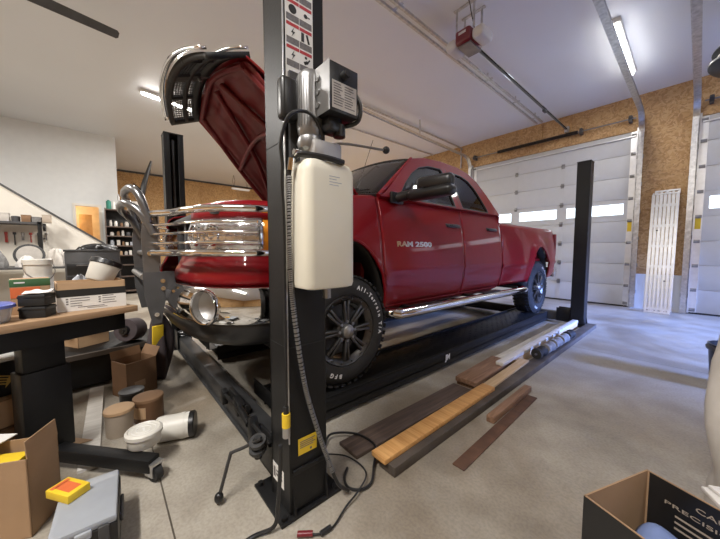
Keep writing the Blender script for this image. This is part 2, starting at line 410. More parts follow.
# ---------------------------------------------------------------- garage doors
def garage_door(idx, x0, x1, wins, hx):
    n = 8; ph = DH/n; yf = YB+.03
    root = B()
    # sections 1-3 and 5-7 are solid; the window section has openings
    wz = (1.955, 2.205); k = 4
    for i in range(n):
        z0, z1 = i*ph+.004, (i+1)*ph-.004
        if i == k:
            root.holed(rect(x0+.01, x1-.01, z0, z1, yf), [rect(a, c, wz[0], wz[1], yf) for a, c in wins], (0, .045, 0))
        else:
            root.bb((x0+.01, yf, z0), (x1-.01, yf+.045, z1), .006)
    root.bb((x0+.012, yf+.02, 0), (x1-.012, yf+.04, DH))if False else None
    o = struct(root.build('door_%d' % idx, 'door', loc=(0, 0, 0)))
    b = B()
    for i in range(n):
        if i != k: b.bb((x0+.012, yf+.038, i*ph-.006), (x1-.012, yf+.046, (i+1)*ph+.006)) if False else None
    for i in range(1, n): b.bb((x0+.012, yf+.016, i*ph-.012), (x1-.012, yf+.03, i*ph+.012))
    b.build('section_joint', 'ltgrey', o)
    for a, c in wins:
        B().holed(rect(a-.03, c+.03, wz[0]-.03, wz[1]+.03, yf-.004), [rect(a+.01, c-.01, wz[0]+.01, wz[1]-.01, yf-.004)], (0, .02, 0)).build('window_frame', 'door', o)
        B().bb((a, yf+.016, wz[0]), (c, yf+.022, wz[1])).build('pane', 'pane', o)
    for x in hx:
        st = B().bb((x-.035, yf-.003, .0), (x+.035, yf, 1.93)).bb((x-.035, yf-.003, 2.235), (x+.035, yf, DH)); st.build('stile', 'door', o)
        for i in range(1, n):
            z = i*ph
            b = B().bb((x-.035, yf-.012, z-.055), (x+.035, yf-.003, z+.055), .004)
            b.cyl((x-.04, yf-.018, z), (x+.04, yf-.018, z), .014, n=10)
            b.build('hinge', 'steel', o)
    b = B()
    for x, s in ((x0, 1), (x1, -1)):
        b.bb((x+s*.012, yf-.006, .02), (x+s*.13, yf, DH-.01))
    b.build('end_stile', 'alu', o)
    b = B()
    for x, s in ((x0, 1), (x1, -1)):
        for i in range(n+1):
            z = min(max(i*ph, .08), DH-.08)
            b.bb((x+s*.005, yf-.03, z-.03), (x+s*.12, yf-.006, z+.03), .004)
            b.cyl((x-s*.06, yf-.03, z), (x+s*.09, yf-.03, z), .008, n=8)
    b.build('roller_bracket', 'steel', o)
    for x, s in ((x0, 1), (x1, -1)):
        B().bb((x+s*.04, yf-.009, 1.60), (x+s*.115, yf-.0065, 1.80)).build('warning_label', 'yellowl', o)
    B().bb((x0+.01, yf-.006, .0), (x1-.01, yf+.05, .03)).build('bottom_seal', 'matblack', o)
    B().bb((x0+.05, yf-.05, DH-.12), (x1-.05, yf-.004, DH-.10)).build('strut', 'alu', o)
    return o
garage_door(1, *D1, [(-4.36, -3.39), (-3.21, -2.33), (-2.15, -1.10)], [-3.29, -2.24])
garage_door(2, *D2, [(.06, 1.05), (1.25, 2.15), (2.33, 3.3)], [1.15, 2.24])
struct(B().bb((XL, YB-.006, 0), (D1[0], YB-.0, .03)).build('trim_5', 'matblack', loc=(0, 0, 0)))

def door_track(x, s, label):
    """vertical track at a jamb, bend, long horizontal track hung from the ceiling"""
    t = thing('garage_door_track', label, 'track', (x, YB-.06, 0), 0, None)
    zt = 3.92; r = .34
    b = B()
    def strip(p0, p1, w, th): pass
    # vertical: angle + channel
    b.bb((-.045, -.03, .02), (.045, -.022, 3.6)).bb((-.045 if s > 0 else .037, -.03, .02), (-.037 if s > 0 else .045, .03, 3.6)).build('vertical_track', 'galv', t)
    b = B().bb((-.07, .035, .02), (.02, .055, 3.7)) if s > 0 else B().bb((-.02, .035, .02), (.07, .055, 3.7))
    b.build('jamb_angle', 'alu', t)
    b = B()
    for z in (.35, .9, 1.45, 2.0, 2.55, 3.1):
        b.bb((-.05, -.02, z-.035), (.05, .036, z+.035))
    b.build('bracket', 'steel', t)
    b = B()
    P = [(0, -r*(1-math.cos(a))-.0, 3.6+r*math.sin(a)) for a in [i*PI/2/10 for i in range(11)]]
    P += [(0, -2.2, zt+.05), (0, -4.6, zt+.12)]
    for p, q in zip(P, P[1:]):
        p, q = V(p), V(q); d = q-p; a = math.atan2(d.z, -d.y); nrm = V((0, -math.sin(a), -math.cos(a)))
        m = Matrix(((1, 0, 0), (0, -math.cos(a), -math.sin(a)), (0, math.sin(a), -math.cos(a)))) 
        c = (p+q)/2
        b.box(c, (.09, d.length+.004, .008), (-a, 0, 0)); b.box(c+V((s*.041, 0, 0)), (.008, d.length+.004, .05), (-a, 0, 0))
    b.build('horizontal_track', 'galv', t)
    b = B()
    for y in (-2.4, -4.4):
        b.bb((-.018, y-.003, zt+.06), (.018, y+.003, H))
    b.build('hanger', 'galv', t)
    return t
door_track(D1[0]-.03, -1, 'galvanised door track curving behind the red truck cab')
door_track(D1[1]+.03, 1, 'galvanised door track just beside the LED ceiling tube, by the silver ramp')
door_track(D2[0]-.03, -1, 'galvanised door track between the silver ramp and the round black reel')
# torsion shafts with springs
def torsion(x0, x1, a, c, label):
    t = thing('mounted_torsion_shaft', label, 'spring', ((x0+x1)/2, YB-.11, 3.88)); xc = (x0+x1)/2
    B().cyl((x0+.06-xc, 0, 0), (x1-.06-xc, 0, 0), .013, n=10).build('shaft', 'steel', t)
    b = B(); n = int((c-a)/.012)
    b.cyl((a-xc, 0, 0), (c-xc, 0, 0), .036, n=14)
    for i in range(0, n, 2): b.lathe([(.036, -.005), (.042, 0), (.036, .005)], (a-xc+i*.012, 0, 0), (1, 0, 0), 12)
    b.build('coil', 'spring', t)
    for x in (x0+.14, x1-.14, c+.06):
        b = B().bb((x-xc-.025, -.045, -.06), (x-xc+.025, .104, .06))
        b.lathe([(0, -.03), (.055, -.03), (.06, -.02), (.045, 0), (.06, .02), (.055, .03), (0, .03)], (x-xc, 0, 0), (1, 0, 0), 18) if x != c+.06 else None
        b.build('cable_drum' if x != c+.06 else 'centre_bracket', 'dgrey', t)
    return t
torsion(D1[0], D1[1], -3.75, -1.95, 'dark torsion spring on a shaft above the door behind the truck')
torsion(D2[0], D2[1], .5, 2.0, 'torsion shaft above the second door, beyond the silver ramp')
# wall cable conduit above door 1 and 2x4 cleats
b = B()
for x in (-2.13, -2.75): b.bb((x-.045, YB-.03, 3.68), (x+.045, YB-.001, 4.33))
struct(b.build('trim_6', 'osb', loc=(0, 0, 0)))

# ---------------------------------------------------------------- door opener with its rail
t = thing('garage_door_opener', 'maroon and white garage door opener hanging from the ceiling', 'door opener', (-2.13, 3.75, 3.93))
B().box((0, 0, .02), (.21, .34, .17), None, .03).build('motor_cover', 'maroon', t)
for s in (-1, 1):
    B().box((s*.185, .0, .0), (.16, .28, .14), None, .045, 3).build('light_lens', 'ltgrey', t)
B().bb((-.09, -.12, -.08), (.09, .165, -.06)).build('chassis_plate', 'steel', t)
B().box((-.0, -.171, .05), (.10, .004, .03)).build('badge', 'ltgrey', t)
b = B().bb((-.02, .15, .03), (.02, 4.35, .065)); b.bb((-.032, .15, .03), (.032, 4.35, .036)); b.build('rail', 'chrome', t)
b = B().bb((-.01, .2, .01), (.01, 4.3, .024)).box((0, 2.9, .0), (.05, .14, .05), None, .01); b.build('chain', 'dgrey', t)
b = B()
for x in (-.12, .12):
    b.box((x, -.1, .26), (.03, .004, .33)); b.box((x, .1, .26), (.03, .004, .33))
b.bb((-.16, -.12, .405), (.16, -.08, .42)); b.bb((-.16, .08, .405), (.16, .12, .42))
b.build('hanger_strap', 'galv', t)
b = B().box((0, 4.38, .03), (.08, .08, .12))
b.build('door_arm', 'galv', t)
b = B().tube([(.1, -.05, .11), (.12, -.2, .3), (.25, -.4, .22), (.55, -.15, .2), (.7, .0, .38)], .006, 6)
b.build('power_cord', 'black', t)
# twin ceiling rail parallel to the opener
b = B()
for dx in (-.055, .055): b.bb((-2.63+dx-.016, 2.5, 4.19), (-2.63+dx+.016, 7.9, 4.225))
for y in (2.9, 4.1, 5.3, 6.5, 7.6): b.bb((-2.72, y-.02, 4.225), (-2.54, y+.02, 4.235)).bb((-2.64, y-.008, 4.235), (-2.62, y+.008, H))
tag(b.build('ceiling_rail', 'galv'), 'twin galvanised ceiling rail running beside the maroon opener', 'rail')
# thin conduit by the cab
tag(B().tube([(-4.9, 3.0, 4.3), (-4.9, 7.9, 4.3), (-4.9, 8.3, 4.2), (-4.9, 8.33, 3.7)], .02, 8, 4).build('ceiling_conduit', 'galv'), 'thin metal conduit along the ceiling above the truck cab', 'pipe')
tag(B().tube([(-6.2, 1.5, 4.32), (-6.0, 5.0, 4.32), (-5.9, 8.3, 4.32)], .018, 8, 3).build('ceiling_conduit', 'galv'), 'thin metal conduit on the ceiling behind the pump lever', 'pipe')

# ---------------------------------------------------------------- ceiling lights
def led(x, y, dx, dy, label, e, group=None, col=(1., .97, .93), tm='led'):
    L_ = math.hypot(dx, dy); rz = math.atan2(dy, dx)
    t = thing('ceiling_light', label, 'ceiling light', (x, y, H), rz, group)
    B().box((0, 0, -.03), (L_, .12, .06), None, .012).build('housing', 'labelw', t)
    B().cyl((-L_/2+.03, 0, -.075), (L_/2-.03, 0, -.075), .028, n=14).build('tube', tm, t)
    l = bpy.data.lights.new('lamp', 'AREA'); l.shape = 'RECTANGLE'; l.size = L_-.06; l.size_y = .1; l.energy = e; l.color = col
    lo = bpy.data.objects.new('lamp', l); C.objects.link(lo); lo.parent = t; lo.location = (0, 0, -.112)
    return t
GL = 'ceiling tube lights out over the bays'
led(-7.45, 1.45, -.28, 1.55, 'bright LED tube on the ceiling behind the raised truck hood', 120, tm='ledb')
led(-.92, 6.25, -.02, 1.75, 'LED tube on the ceiling beside the door track', 34, col=(1, .97, .95))
# ================================================================ four-post lift
LX, LY = -2.73, 3.28
lift = thing('vehicle_lift', 'black four-post vehicle lift with two runways carrying the red pickup truck', 'car lift', (LX, LY, 0))
LO = (-LX, -LY, 0)
PX = (-1.230, -4.20); PY = (.680, 5.72); PH = 2.56
def post(x, y, face):
    """face=+1: open slot towards -x ... a folded-steel column with a slot on the inner side"""
    b = B()
    w = .105
    b.box((x, y, PH/2+.01), (2*w, 2*w+.02, PH-.02), None, .012)
    b.bb((x-w-.001, y-w-.018, .0), (x-w+.05, y-w-.006, PH))if False else None
    o = b.build('post', 'lift', lift, loc=None) if False else None
    return b
for x in PX:
    for y in PY:
        s = 1 if x > LX else -1
        w, hy = .087, .098
        b = B(LO)
        # C-section column: outer web, two flanges, returned lips, slot on the inner side
        b.bb((x+s*(w-.008), y-hy, .02), (x+s*w, y+hy, PH))
        for q in (-1, 1):
            b.bb((x-s*w, y+q*(hy-.008), .02), (x+s*w, y+q*hy, PH))
            b.bb((x-s*w, y+q*.04, .02), (x-s*(w-.008), y+q*hy, PH))
        b.bb((x-s*(w-.012), y-.085, .3), (x+s*(w-.02), y+.085, .34))
        o = b.build('post', 'lift', lift, bev=.006)
        B(LO).bb((x-w-.004, y-hy-.004, PH), (x+w+.004, y+hy+.004, PH+.012), .004).build('top_cap', 'liftgrey', o)
        b = B(LO).bb((x-.20, y-.15, 0), (x+.11, y+.175, .014), .003)
        for qx in (-1, 1):
            for qy in (-1, 1):
                b.cyl((x-.045+qx*.13, y+.012+qy*.138, .012), (x-.045+qx*.13, y+.012+qy*.138, .03), .014, n=6)
        b.build('base_plate', 'lift', o)
        for q in (-1, 1):
            b = B(LO)
            b.prism([(x+s*w, y+q*.085, .014), (x+s*(w+.02), y+q*.085, .014), (x+s*w, y+q*.085, .14)], (0, .01, 0))
            b.build('gusset', 'lift', o)
        B(LO).bb((x-.01, y-.012, .35), (x+.02, y+.012, PH-.05)).build('latch_ladder', 'liftgrey', o)
        if x == PX[0] and y == PY[0]:
            near_post = o
            B(LO).bb((x+w-.001, y-hy-.003, .35), (x+w+.004, y-hy+.002, PH-.02)).build('edge_highlight', 'galv', o)  # pale strip added to stand in for the bright highlight on the post edge
# crossbeams
for y in PY:
    b = B(LO).bb((PX[1]+.095, y-.055, .045), (PX[0]-.095, y+.055, .185), .008)
    b.bb((PX[1]+.10, y-.075, .045), (PX[0]-.10, y+.075, .053))
    o = b.build('crossbeam', 'liftgrey', lift)
    for x in PX:
        s = 1 if x > LX else -1
        for q in (-1, 1): B(LO).bb((x-s*.29, y+q*.062, .04), (x-s*.10, y+q*.075, .26), .004).build('end_bracket', 'lift', o)
        b = B(LO)
        for z in (.20, .235):
            b.lathe([(0, -.012), (.06, -.012), (.062, -.008), (.05, 0), (.062, .008), (.06, .012), (0, .012)], (x-s*.185, y-(.0), z-.01), (0, 0, 1), 18)
        b.build('sheave', 'steel', o)
# latch gear and release lever on the front crossbeam
y = PY[0]
b = B(LO).box((-1.95, y-.045, .215), (.34, .03, .06), None, .006).box((-1.86, y-.075, .225), (.10, .05, .09), (0, .3, 0), .01)
b.tube([(-1.36, y-.09, .23), (-1.7, y-.09, .235), (-2.15, y-.09, .21)], .012, 8, 3)
b.box((-1.60, y-.085, .20), (.07, .05, .13), (0, -.4, 0), .008).box((-2.12, y-.085, .19), (.06, .04, .10), (0, .2, 0), .008)
b.cyl((-1.78, y-.1, .255), (-1.62, y-.1, .225), .02, n=10)
b.build('latch_linkage', 'lift', lift)
b = B(LO)
for z in (.245, .28): b.lathe([(.022, -.01), (.040, -.01), (.043, 0), (.040, .01), (.022, .01)], (-1.355, y-.155, z), (.2, -.3, 1), 20)
b.cyl((-1.355, y-.155, .20), (-1.355, y-.155, .305), .018, n=12)
b.build('latch_pivot', 'liftgrey', lift)
b = B(LO).tube([(-1.33, .53, .305), (-1.40, .475, .25), (-1.452, .435, .215), (-1.458, .425, .195), (-1.440, .37, .045)], .008, 8, 4)
lv = b.build('release_lever', 'liftgrey', lift)
B(LO).sph((-1.438, .365, .032), .021, (1, 1, 1.25)).build('lever_knob', 'black', lv)
# runways
for x0, x1 in ((-2.13, -1.645), (-3.815, -3.33)):
    b = B(LO).bb((x0, .88, .075), (x1, 5.62, .16), .006)
    for k in range(9):
        b.bb((x0+.01, 1.1+k*.52, .05), (x1-.01, 1.18+k*.52, .08))
    b.bb((x0, .88, .158), (x0+.015, 5.62, .178)).bb((x1-.015, .88, .158), (x1, 5.62, .178))
    b.bb((x0, .88, .028), (x0+.012, 5.62, .09)).bb((x1-.012, .88, .028), (x1, 5.62, .09))
    o = b.build('runway', 'lift', lift)
    b = B(LO)
    for i in range(60):
        for j in range(6):
            b.box((x0+.06+j*.075+(.037 if i % 2 else 0), 1.0+i*.076, .161), (.03, .006, .003), (0, 0, .8 if (i+j) % 2 else -.8))
    b.build('tread_pattern', 'lift', o)
    b = B(LO).bb((x0+.02, .80, .15), (x1-.02, .885, .156)).bb((x0+.02, .80, .15), (x1-.02, .806, .26)); b.build('wheel_stop', 'lift', o)
    b = B(LO).prism([(x0+.02, 5.62, .155), (x0+.02, 6.35, .012), (x0+.02, 6.35, .0), (x0+.02, 5.62, .13)], (x1-x0-.04, 0, 0)); b.build('approach_ramp', 'lift', o)
    if x1 > -2:
        b = B(LO); b.bb((x1-.0, 2.58, .09), (x1+.0015, 2.72, .145))
        lw = B(LO); add_text(lw, 'JM', .075, frame((x1+.001, 2.585, .085), (0, 1, 0), (0, 0, 1)), bold=.004)
        lw.build('lettering', 'labelw', o); b.bm.free()
# light aluminium bridge plates between the runways
b = B(LO).bb((-3.32, 1.30, .165), (-2.14, 1.72, .172)).bb((-3.40, 1.30, .165), (-3.32, 1.72, .19)).bb((-2.14, 1.30, .165), (-2.06, 1.72, .19)); b.build('bridge_tray', 'steel', lift)
# stickers on the near post
def sticker_plane(y0, z0, x=PX[0]+.0882): return frame((x, y0, z0), (0, 1, 0), (0, 0, 1))
xf = PX[0]+.0875
o = B(LO).bb((xf, .592, 1.905), (xf+.0012, .722, 2.408)).build('warning_placard', 'labelw', near_post)
b = B(LO); b2 = B(LO); b3 = B(LO)
e = xf+.0013
for r_ in range(5):
    zt = 2.40-r_*.090
    for c_ in range(2):
        ya = .597+c_*.061; yb_ = ya+.058
        if r_ < 5: b.bb((e, ya, zt-.013), (e+.0006, yb_, zt))
        if r_ < 5: b2.bb((e, ya, zt-.083), (e+.0006, yb_, zt-.057))
        ym = (ya+yb_)/2; zm = zt-.035
        k = (r_*2+c_) % 8
        if k == 0 or k == 6: b3.prism([(e, ym+.006, zm+.02), (e, ym-.008, zm-.002), (e, ym+.001, zm-.002), (e, ym-.006, zm-.02), (e, ym+.011, zm+.004), (e, ym+.001, zm+.004)], (.0006, 0, 0))
        elif k == 1: b3.cyl((e, ym, zm+.012), (e+.0006, ym, zm+.012), .006, n=10).box((e+.0003, ym, zm-.008), (.0006, .02, .012), (.5, 0, 0)).box((e+.0003, ym+.012, zm+.0), (.0006, .006, .024), (-.6, 0, 0))
        elif k == 2 or k == 7: b3.bb((e, ym-.022, zm-.018), (e+.0006, ym-.008, zm+.018)).box((e+.0003, ym+.01, zm), (.0006, .01, .036), (.3, 0, 0))
        elif k == 3: b3.holed([(e, ym-.02, zm-.012), (e, ym+.02, zm-.012), (e, ym+.02, zm+.012), (e, ym-.02, zm+.012)], [[(e, ym-.016, zm-.008), (e, ym+.016, zm-.008), (e, ym+.016, zm+.008), (e, ym-.016, zm+.008)]], (.0006, 0, 0))
        elif k == 4: b3.cyl((e, ym, zm), (e+.0006, ym, zm), .018, n=14)
        else: b3.cyl((e, ym, zm), (e+.0006, ym, zm), .009, n=8).box((e+.0003, ym+.012, zm), (.0006, .018, .004))
b.build('warning_header', 'redink', o); b2.build('warning_text', 'inkgrey', o); b3.build('pictogram', 'ink', o)
B(LO).bb((xf, .592, 1.80), (xf+.0012, .722, 1.902)).build('blue_plate', 'blueink', near_post)
o = B(LO).bb((xf, .625, .275), (xf+.001, .722, .352)).build('yellow_sticker', 'yellowl', near_post)
b = B(LO)
for i in range(4): b.bb((e, .634, .333-i*.009), (e+.0005, .714-(i % 2)*.012, .337-i*.009))
b.cyl((e, .69, .288), (e+.0005, .69, .288), .006, n=10); b.build('warning_text', 'inkgrey', o)
yl = PY[0]-.0985
o = B(LO).bb((-1.312, yl-.001, .10), (-1.20, yl, .185)).build('white_sticker', 'labelw', near_post)
b = B(LO).bb((-1.305, yl-.0016, .115), (-1.285, yl-.001, .165)).bb((-1.277, yl-.0016, .15), (-1.215, yl-.001, .158)).bb((-1.277, yl-.0016, .13), (-1.215, yl-.001, .143)); b.build('warning_text', 'inkgrey', o)
# bolted cover straps round the post (thin seams)
b = B(LO).bb((PX[0]-.0875, PY[0]-.0995, 1.655), (PX[0]+.0875, PY[0]+.0995, 1.659)).bb((PX[0]-.0875, PY[0]-.0995, .775), (PX[0]+.0875, PY[0]+.0995, .779)); b.build('post_seam', 'matblack', near_post)
b = B(LO).bb((xf, PY[0]-.085, .20), (xf+.012, PY[0]+.085, .222), .004); b.build('foot_bar', 'lift', near_post)

# ---------------------------------------------------------------- hydraulic power unit on the near post
xo = PX[0]+.095
pu = B(LO).bb((xo-.008, .60, 1.555), (xo+.010, .77, 1.93))
power = pu.build('power_unit', 'dgrey', lift)
# motor
mx, my = xo+.068, .660
prof = [(0, 1.655), (.055, 1.655), (.062, 1.665), (.066, 1.68), (.066, 1.885), (.06, 1.90), (.04, 1.915), (0, 1.918)]
b = B(LO).lathe([(r*.80, z) for r, z in prof], (mx, my, 0), (0, 0, 1), 30)
for i in range(30):
    a = 2*PI*i/30; b.box((mx+.053*math.cos(a), my+.053*math.sin(a), 1.785), (.004, .003, .19), (0, 0, a))
b.build('motor', 'steel', power)
b = B(LO).box((xo+.035, .578, 1.795), (.055, .075, .16), None, .016, 3); b.build('capacitor_box', 'black', power)
b = B(LO).lathe([(.03, 1.60), (.05, 1.61), (.056, 1.63), (.05, 1.655), (.03, 1.66)], (mx, my, 0)); b.build('motor_flange', 'steel', power)
# control box
cx, cy, cz = xo+.142, .727, 1.815
o = B(LO).box((cx, cy, cz), (.13, .138, .180), None, .004).build('control_box', 'black', power)
B(LO).bb((cx-.067, cy-.071, cz-.091), (cx+.067, cy-.069, cz+.091)).build('box_side', 'steel', o)
B(LO).bb((cx+.0652, cy-.058, cz-.078), (cx+.0662, cy+.060, cz+.022)).build('data_label', 'bag', o)
b = B(LO); random.seed(3)
for i in range(9):
    z = cz+.012-i*.0095
    for (a0, a1) in ((-.052, -.052+random.uniform(.03, .05)), (.0, random.uniform(.03, .054))): b.bb((cx+.0663, cy+a0, z-.002), (cx+.0667, cy+a1, z+.0022))
b.build('label_text', 'inkgrey', o)
b = B(LO).cyl((cx+.065, cy-.005, cz+.05), (cx+.088, cy-.005, cz+.05), .016, n=18).cyl((cx+.086, cy-.005, cz+.05), (cx+.094, cy-.005, cz+.05), .012, n=18); b.build('start_button', 'matblack', o)
b = B(LO)
for i in range(3): b.cyl((cx-.01, cy-.070, cz-.05+i*.05), (cx-.01, cy-.0755, cz-.05+i*.05), .012, n=14)
b.build('knockout', 'steel', o)
b = B(LO).box((cx-.01, cy-.01, cz-.115), (.07, .07, .06), None, .012).cyl((cx+.005, cy+.02, cz-.11), (cx+.005, cy+.02, cz-.155), .025, n=16); b.build('switch_base', 'black', power)
b = B(LO).tube([(cx+.05, cy+.06, cz+.02), (cx+.06, cy+.085, cz-.03), (cx+.05, cy+.08, cz-.09), (cx+.0, cy+.045, cz-.105)], .009, 8); b.build('motor_cable', 'black', power)
# valve block, fittings
b = B(LO).box((xo+.08, .70, 1.600), (.12, .13, .07), None, .006).cyl((xo+.10, .63, 1.575), (xo+.10, .585, 1.575), .013, n=6).cyl((xo+.12, .745, 1.60), (xo+.12, .745, 1.64), .016, n=6).cyl((xo+.05, .72, 1.6), (xo+.05, .72, 1.63), .012, n=6)
b.build('valve_block', 'castgrey', power)
b = B(LO).tube([(xo+.12, .745, 1.64), (xo+.14, .80, 1.648), (xo+.165, .96, 1.655), (xo+.17, .985, 1.656)], .0055, 8, 3)
lv = b.build('lowering_lever', 'steel', power)
B(LO).sph((xo+.172, .995, 1.657), .017).build('lever_knob', 'black', lv)
# reservoir tank: tall rounded milky box with shoulders
tx, ty, tw, td = xo+.088, .70, .082, .118
def rr(sx, sy, c, n=5):
    out = []
    for (qx, qy, a0) in ((1, 1, 0), (-1, 1, 90), (-1, -1, 180), (1, -1, 270)):
        for i in range(n+1):
            a = R(a0+90*i/n); out.append((qx*(sx-c)+c*math.cos(a), qy*(sy-c)+c*math.sin(a)))
    return out
b = B(LO); rings = []
for sx, sy, z in ((.8, .82, 1.045), (.95, .96, 1.05), (1, 1, 1.065), (1, 1, 1.505), (.97, .975, 1.528), (.86, .88, 1.548), (.62, .62, 1.558), (.45, .45, 1.575)):
    rings.append([b.bm.verts.new((tx+px, ty+py, z)) for px, py in rr(tw*sx, td*sy, .034*min(sx, 1))])
for a, c in zip(rings, rings[1:]):
    for j in range(len(a)): b.bm.faces.new((a[j], a[(j+1) % len(a)], c[(j+1) % len(a)], c[j]))
b.bm.faces.new(rings[0][::-1]); b.bm.faces.new(rings[-1])
tank = b.build('reservoir_tank', 'natural', power)
b = B(LO)
for i, ww in enumerate((.05, .035, .06, .045)): b.bb((tx+tw+.0002, ty-.02, 1.49-i*.011), (tx+tw+.0009, ty-.02+ww, 1.493-i*.011))
b.build('moulded_text', 'haze', tank)
b = B(LO).cyl((tx+.02, ty+.07, 1.545), (tx+.02, ty+.07, 1.575), .022, n=18); b.build('filler_cap', 'black', tank)
b = B(LO).bb((tx-.03, ty+.02, .995), (tx+.01, ty+.035, 1.05)).cyl((tx+.03, ty+.0, 1.05), (tx+.03, ty, 1.0), .011, n=10); b.build('drain_fitting', 'steel', tank)
b = B(LO).tube([(tx-.02, ty-.12, 1.55), (tx+.02, ty-.115, 1.57), (tx+.075, ty-.03, 1.56), (tx+.08, ty+.05, 1.555)], .012, 8); b.build('tank_clamp', 'black', power)
# hydraulic hose with spiral guard, running down the post front corner
hp = [(xo+.10, .58, 1.575), (xo+.085, .565, 1.55), (xo+.07, .56, 1.48), (xo+.055, .565, 1.2), (xo+.045, .585, .95), (xo+.03, .64, .62), (xo+.03, .70, .40), (xo+.04, .755, .22), (xo+.055, .80, .09), (xo+.06, .86, .025)]
b = B(LO).tube(hp, .0085, 8, 8)
hose = b.build('hydraulic_hose', 'black', power)
b = B(LO); PP = cat(hp, 60); ac = 0; last = PP[0]; nxt = .10
dd = 0
for i in range(1, len(PP)):
    dd += (PP[i]-PP[i-1]).length
    if dd > nxt and dd < 1.46:
        t_ = (PP[i]-PP[i-1]).normalized(); b.lathe([(.0088, -.0028), (.0112, -.0022), (.0112, .0022), (.0088, .0028)], PP[i], (t_.x+.25, t_.y, t_.z), 10); nxt += .0085
b.build('spiral_guard', 'steel', hose)
b = B(LO).cyl((xo+.10, .585, 1.575), (xo+.10, .565, 1.575), .014, n=6).cyl((xo+.085, .565, 1.555), (xo+.078, .562, 1.51), .014, n=10); b.build('hose_fitting', 'chrome', hose)
# electric cable looping out of the power unit and down the corner of the post
cb = [(-1.02, .683, 1.57), (-1.015, .685, 1.646), (-1.01, .645, 1.715), (-1.01, .586, 1.725), (-1.02, .535, 1.69), (-1.06, .525, 1.61), (-1.10, .55, 1.54), (-1.125, .56, 1.46), (-1.13, .568, 1.30), (-1.135, .568, .9), (xo-.0, .568, .60), (xo-.0, .565, .50)]
B(LO).tube(cb, .007, 8).build('power_cable', 'black', power)
pl = B(LO).cyl((xo, .565, .53), (xo, .565, .50), .012, n=12)
pl.build('plug', 'black', power)
B(LO).cyl((xo, .565, .50), (xo, .565, .44), .018, n=16).build('yellow_plug_collar', 'yellowl', power)
B(LO).cyl((xo, .565, .44), (xo, .565, .395), .0165, n=16).build('plug_sleeve', 'castgrey', power)
cp = [(xo+.012, .53, .38), (xo+.012, .528, .28), (xo+.012, .515, .12), (xo+.0, .50, .025), (xo-.03, .42, .009), (xo-.02, .30, .009), (xo+.03, .12, .009), (xo+.05, -.1, .009)]
tag(B().tube(cp, .009, 8).build('extension_cord', 'black'), 'thick black cord running down the lift post from the yellow plug onto the floor', 'cord')
# loose loops on the floor to the right of the post
cp = [(-1.44, .97, .010), (-1.49, 1.05, .030), (-1.38, 1.17, .034), (-1.22, 1.18, .034), (-1.12, 1.075, .022), (-1.05, .99, .012), (-1.05, .92, .012), (-1.10, .88, .012), (-1.16, .90, .012), (-1.21, .96, .012)]
tag(B().tube(cp, .007, 8).build('cable_loop', 'black'), 'black cable lying in a wide loop by the brown plank and lift post', 'cord')
cp = [(-1.36, .93, .0237), (-1.28, 1.0, .0237), (-1.17, 1.02, .0237), (-1.09, .99, .0237), (-1.04, .89, .0237), (-1.02, .80, .014), (-.985, .71, .009), (-.985, .655, .009), (-1.02, .60, .009), (-1.04, .575, .010)]
t = thing('plug_cord', 'thin black cord ending in a plug on the floor by the post', 'cord', (-1.1, .8, 0)); TO = (1.1, -.8, 0)
B(TO).tube(cp, .0045, 8).build('cord', 'black', t)
B(TO).tube([(-1.01, .615, .013), (-1.05, .565, .013)], .012, 10, 0).build('plug', 'maroon', t)
B(TO).tube([(-.985, .69, .012), (-.988, .64, .012)], .011, 10, 0).build('inline_switch', 'black', t)
# ================================================================ the red pickup truck
XC = -2.70
truck = thing('pickup_truck', 'red crew cab pickup truck with its hood raised, parked up on the lift', 'truck', (XC, 3.4, .16))
TO = (-XC, -3.4, -.16)
FW, RW = 1.365, 5.385; HZ = .594
def hw(y, z):
    """half width of the body side at height z and station y"""
    t = z-.985
    h = .985-.085*(t/.65)**2 if t > 0 else .977-.055*(t/.27)**2
    if t > 0: h += .012*math.exp(-(t/.035)**2)
    if t > .40: h -= .0
    if y < 1.0: h -= .10*((1.0-y)/.45)**2
    if y > 5.9: h -= .05*((y-5.9)/.45)**2
    for c in (FW, RW):
        d = math.hypot((y-c)/.43, (z-.6)/.69)
        h += .022*math.exp(-((d-1)/.16)**2) if d > .8 else 0
    return h
def arch(y, c, a=.43, h=.69, z0=.6):
    d = (y-c)/a
    return z0+h*math.sqrt(max(0, 1-d*d)) if abs(d) < 1 else -9
def zb(y):
    base = .725
    return max(base, arch(y, FW), arch(y, RW, .45, .665))
def belt(y): return 1.645+.012*(y-2)/2
def X(s, off): return XC+s*off
def side(name, y0, y1, zt, s, ny, nz=22, ys=None, lo=None):
    b = B(TO)
    if ys is None: ys = [y0+(y1-y0)*i/ny for i in range(ny+1)]
    n = len(ys)-1
    def f(u, v):
        y = ys[round(u*n)]; z0 = lo(y) if lo else zb(y); z1 = zt(y); z = z0+(z1-z0)*v
        return (X(s, hw(y, z)), y, z)
    b.grid(n, nz, f)
    return b.build(name, 'paint', truck, solid=.012, soff=0, smooth=50)
def dens(y0, y1, c, a):
    ys = set()
    k = int((y1-y0)/.03)
    for i in range(k+1): ys.add(round(y0+(y1-y0)*i/k, 4))
    for i in range(25):
        y = c-a*math.cos(PI*i/24)
        if y0 < y < y1: ys.add(round(y, 4))
    return sorted(ys)
def fz(y): return 1.505+.145*min(1, max(0, (y-.6)/1.15))
bed_z = lambda y: 1.565-.012*max(0, (y-5.9)/.45)**2
FR = .97
parts = {}
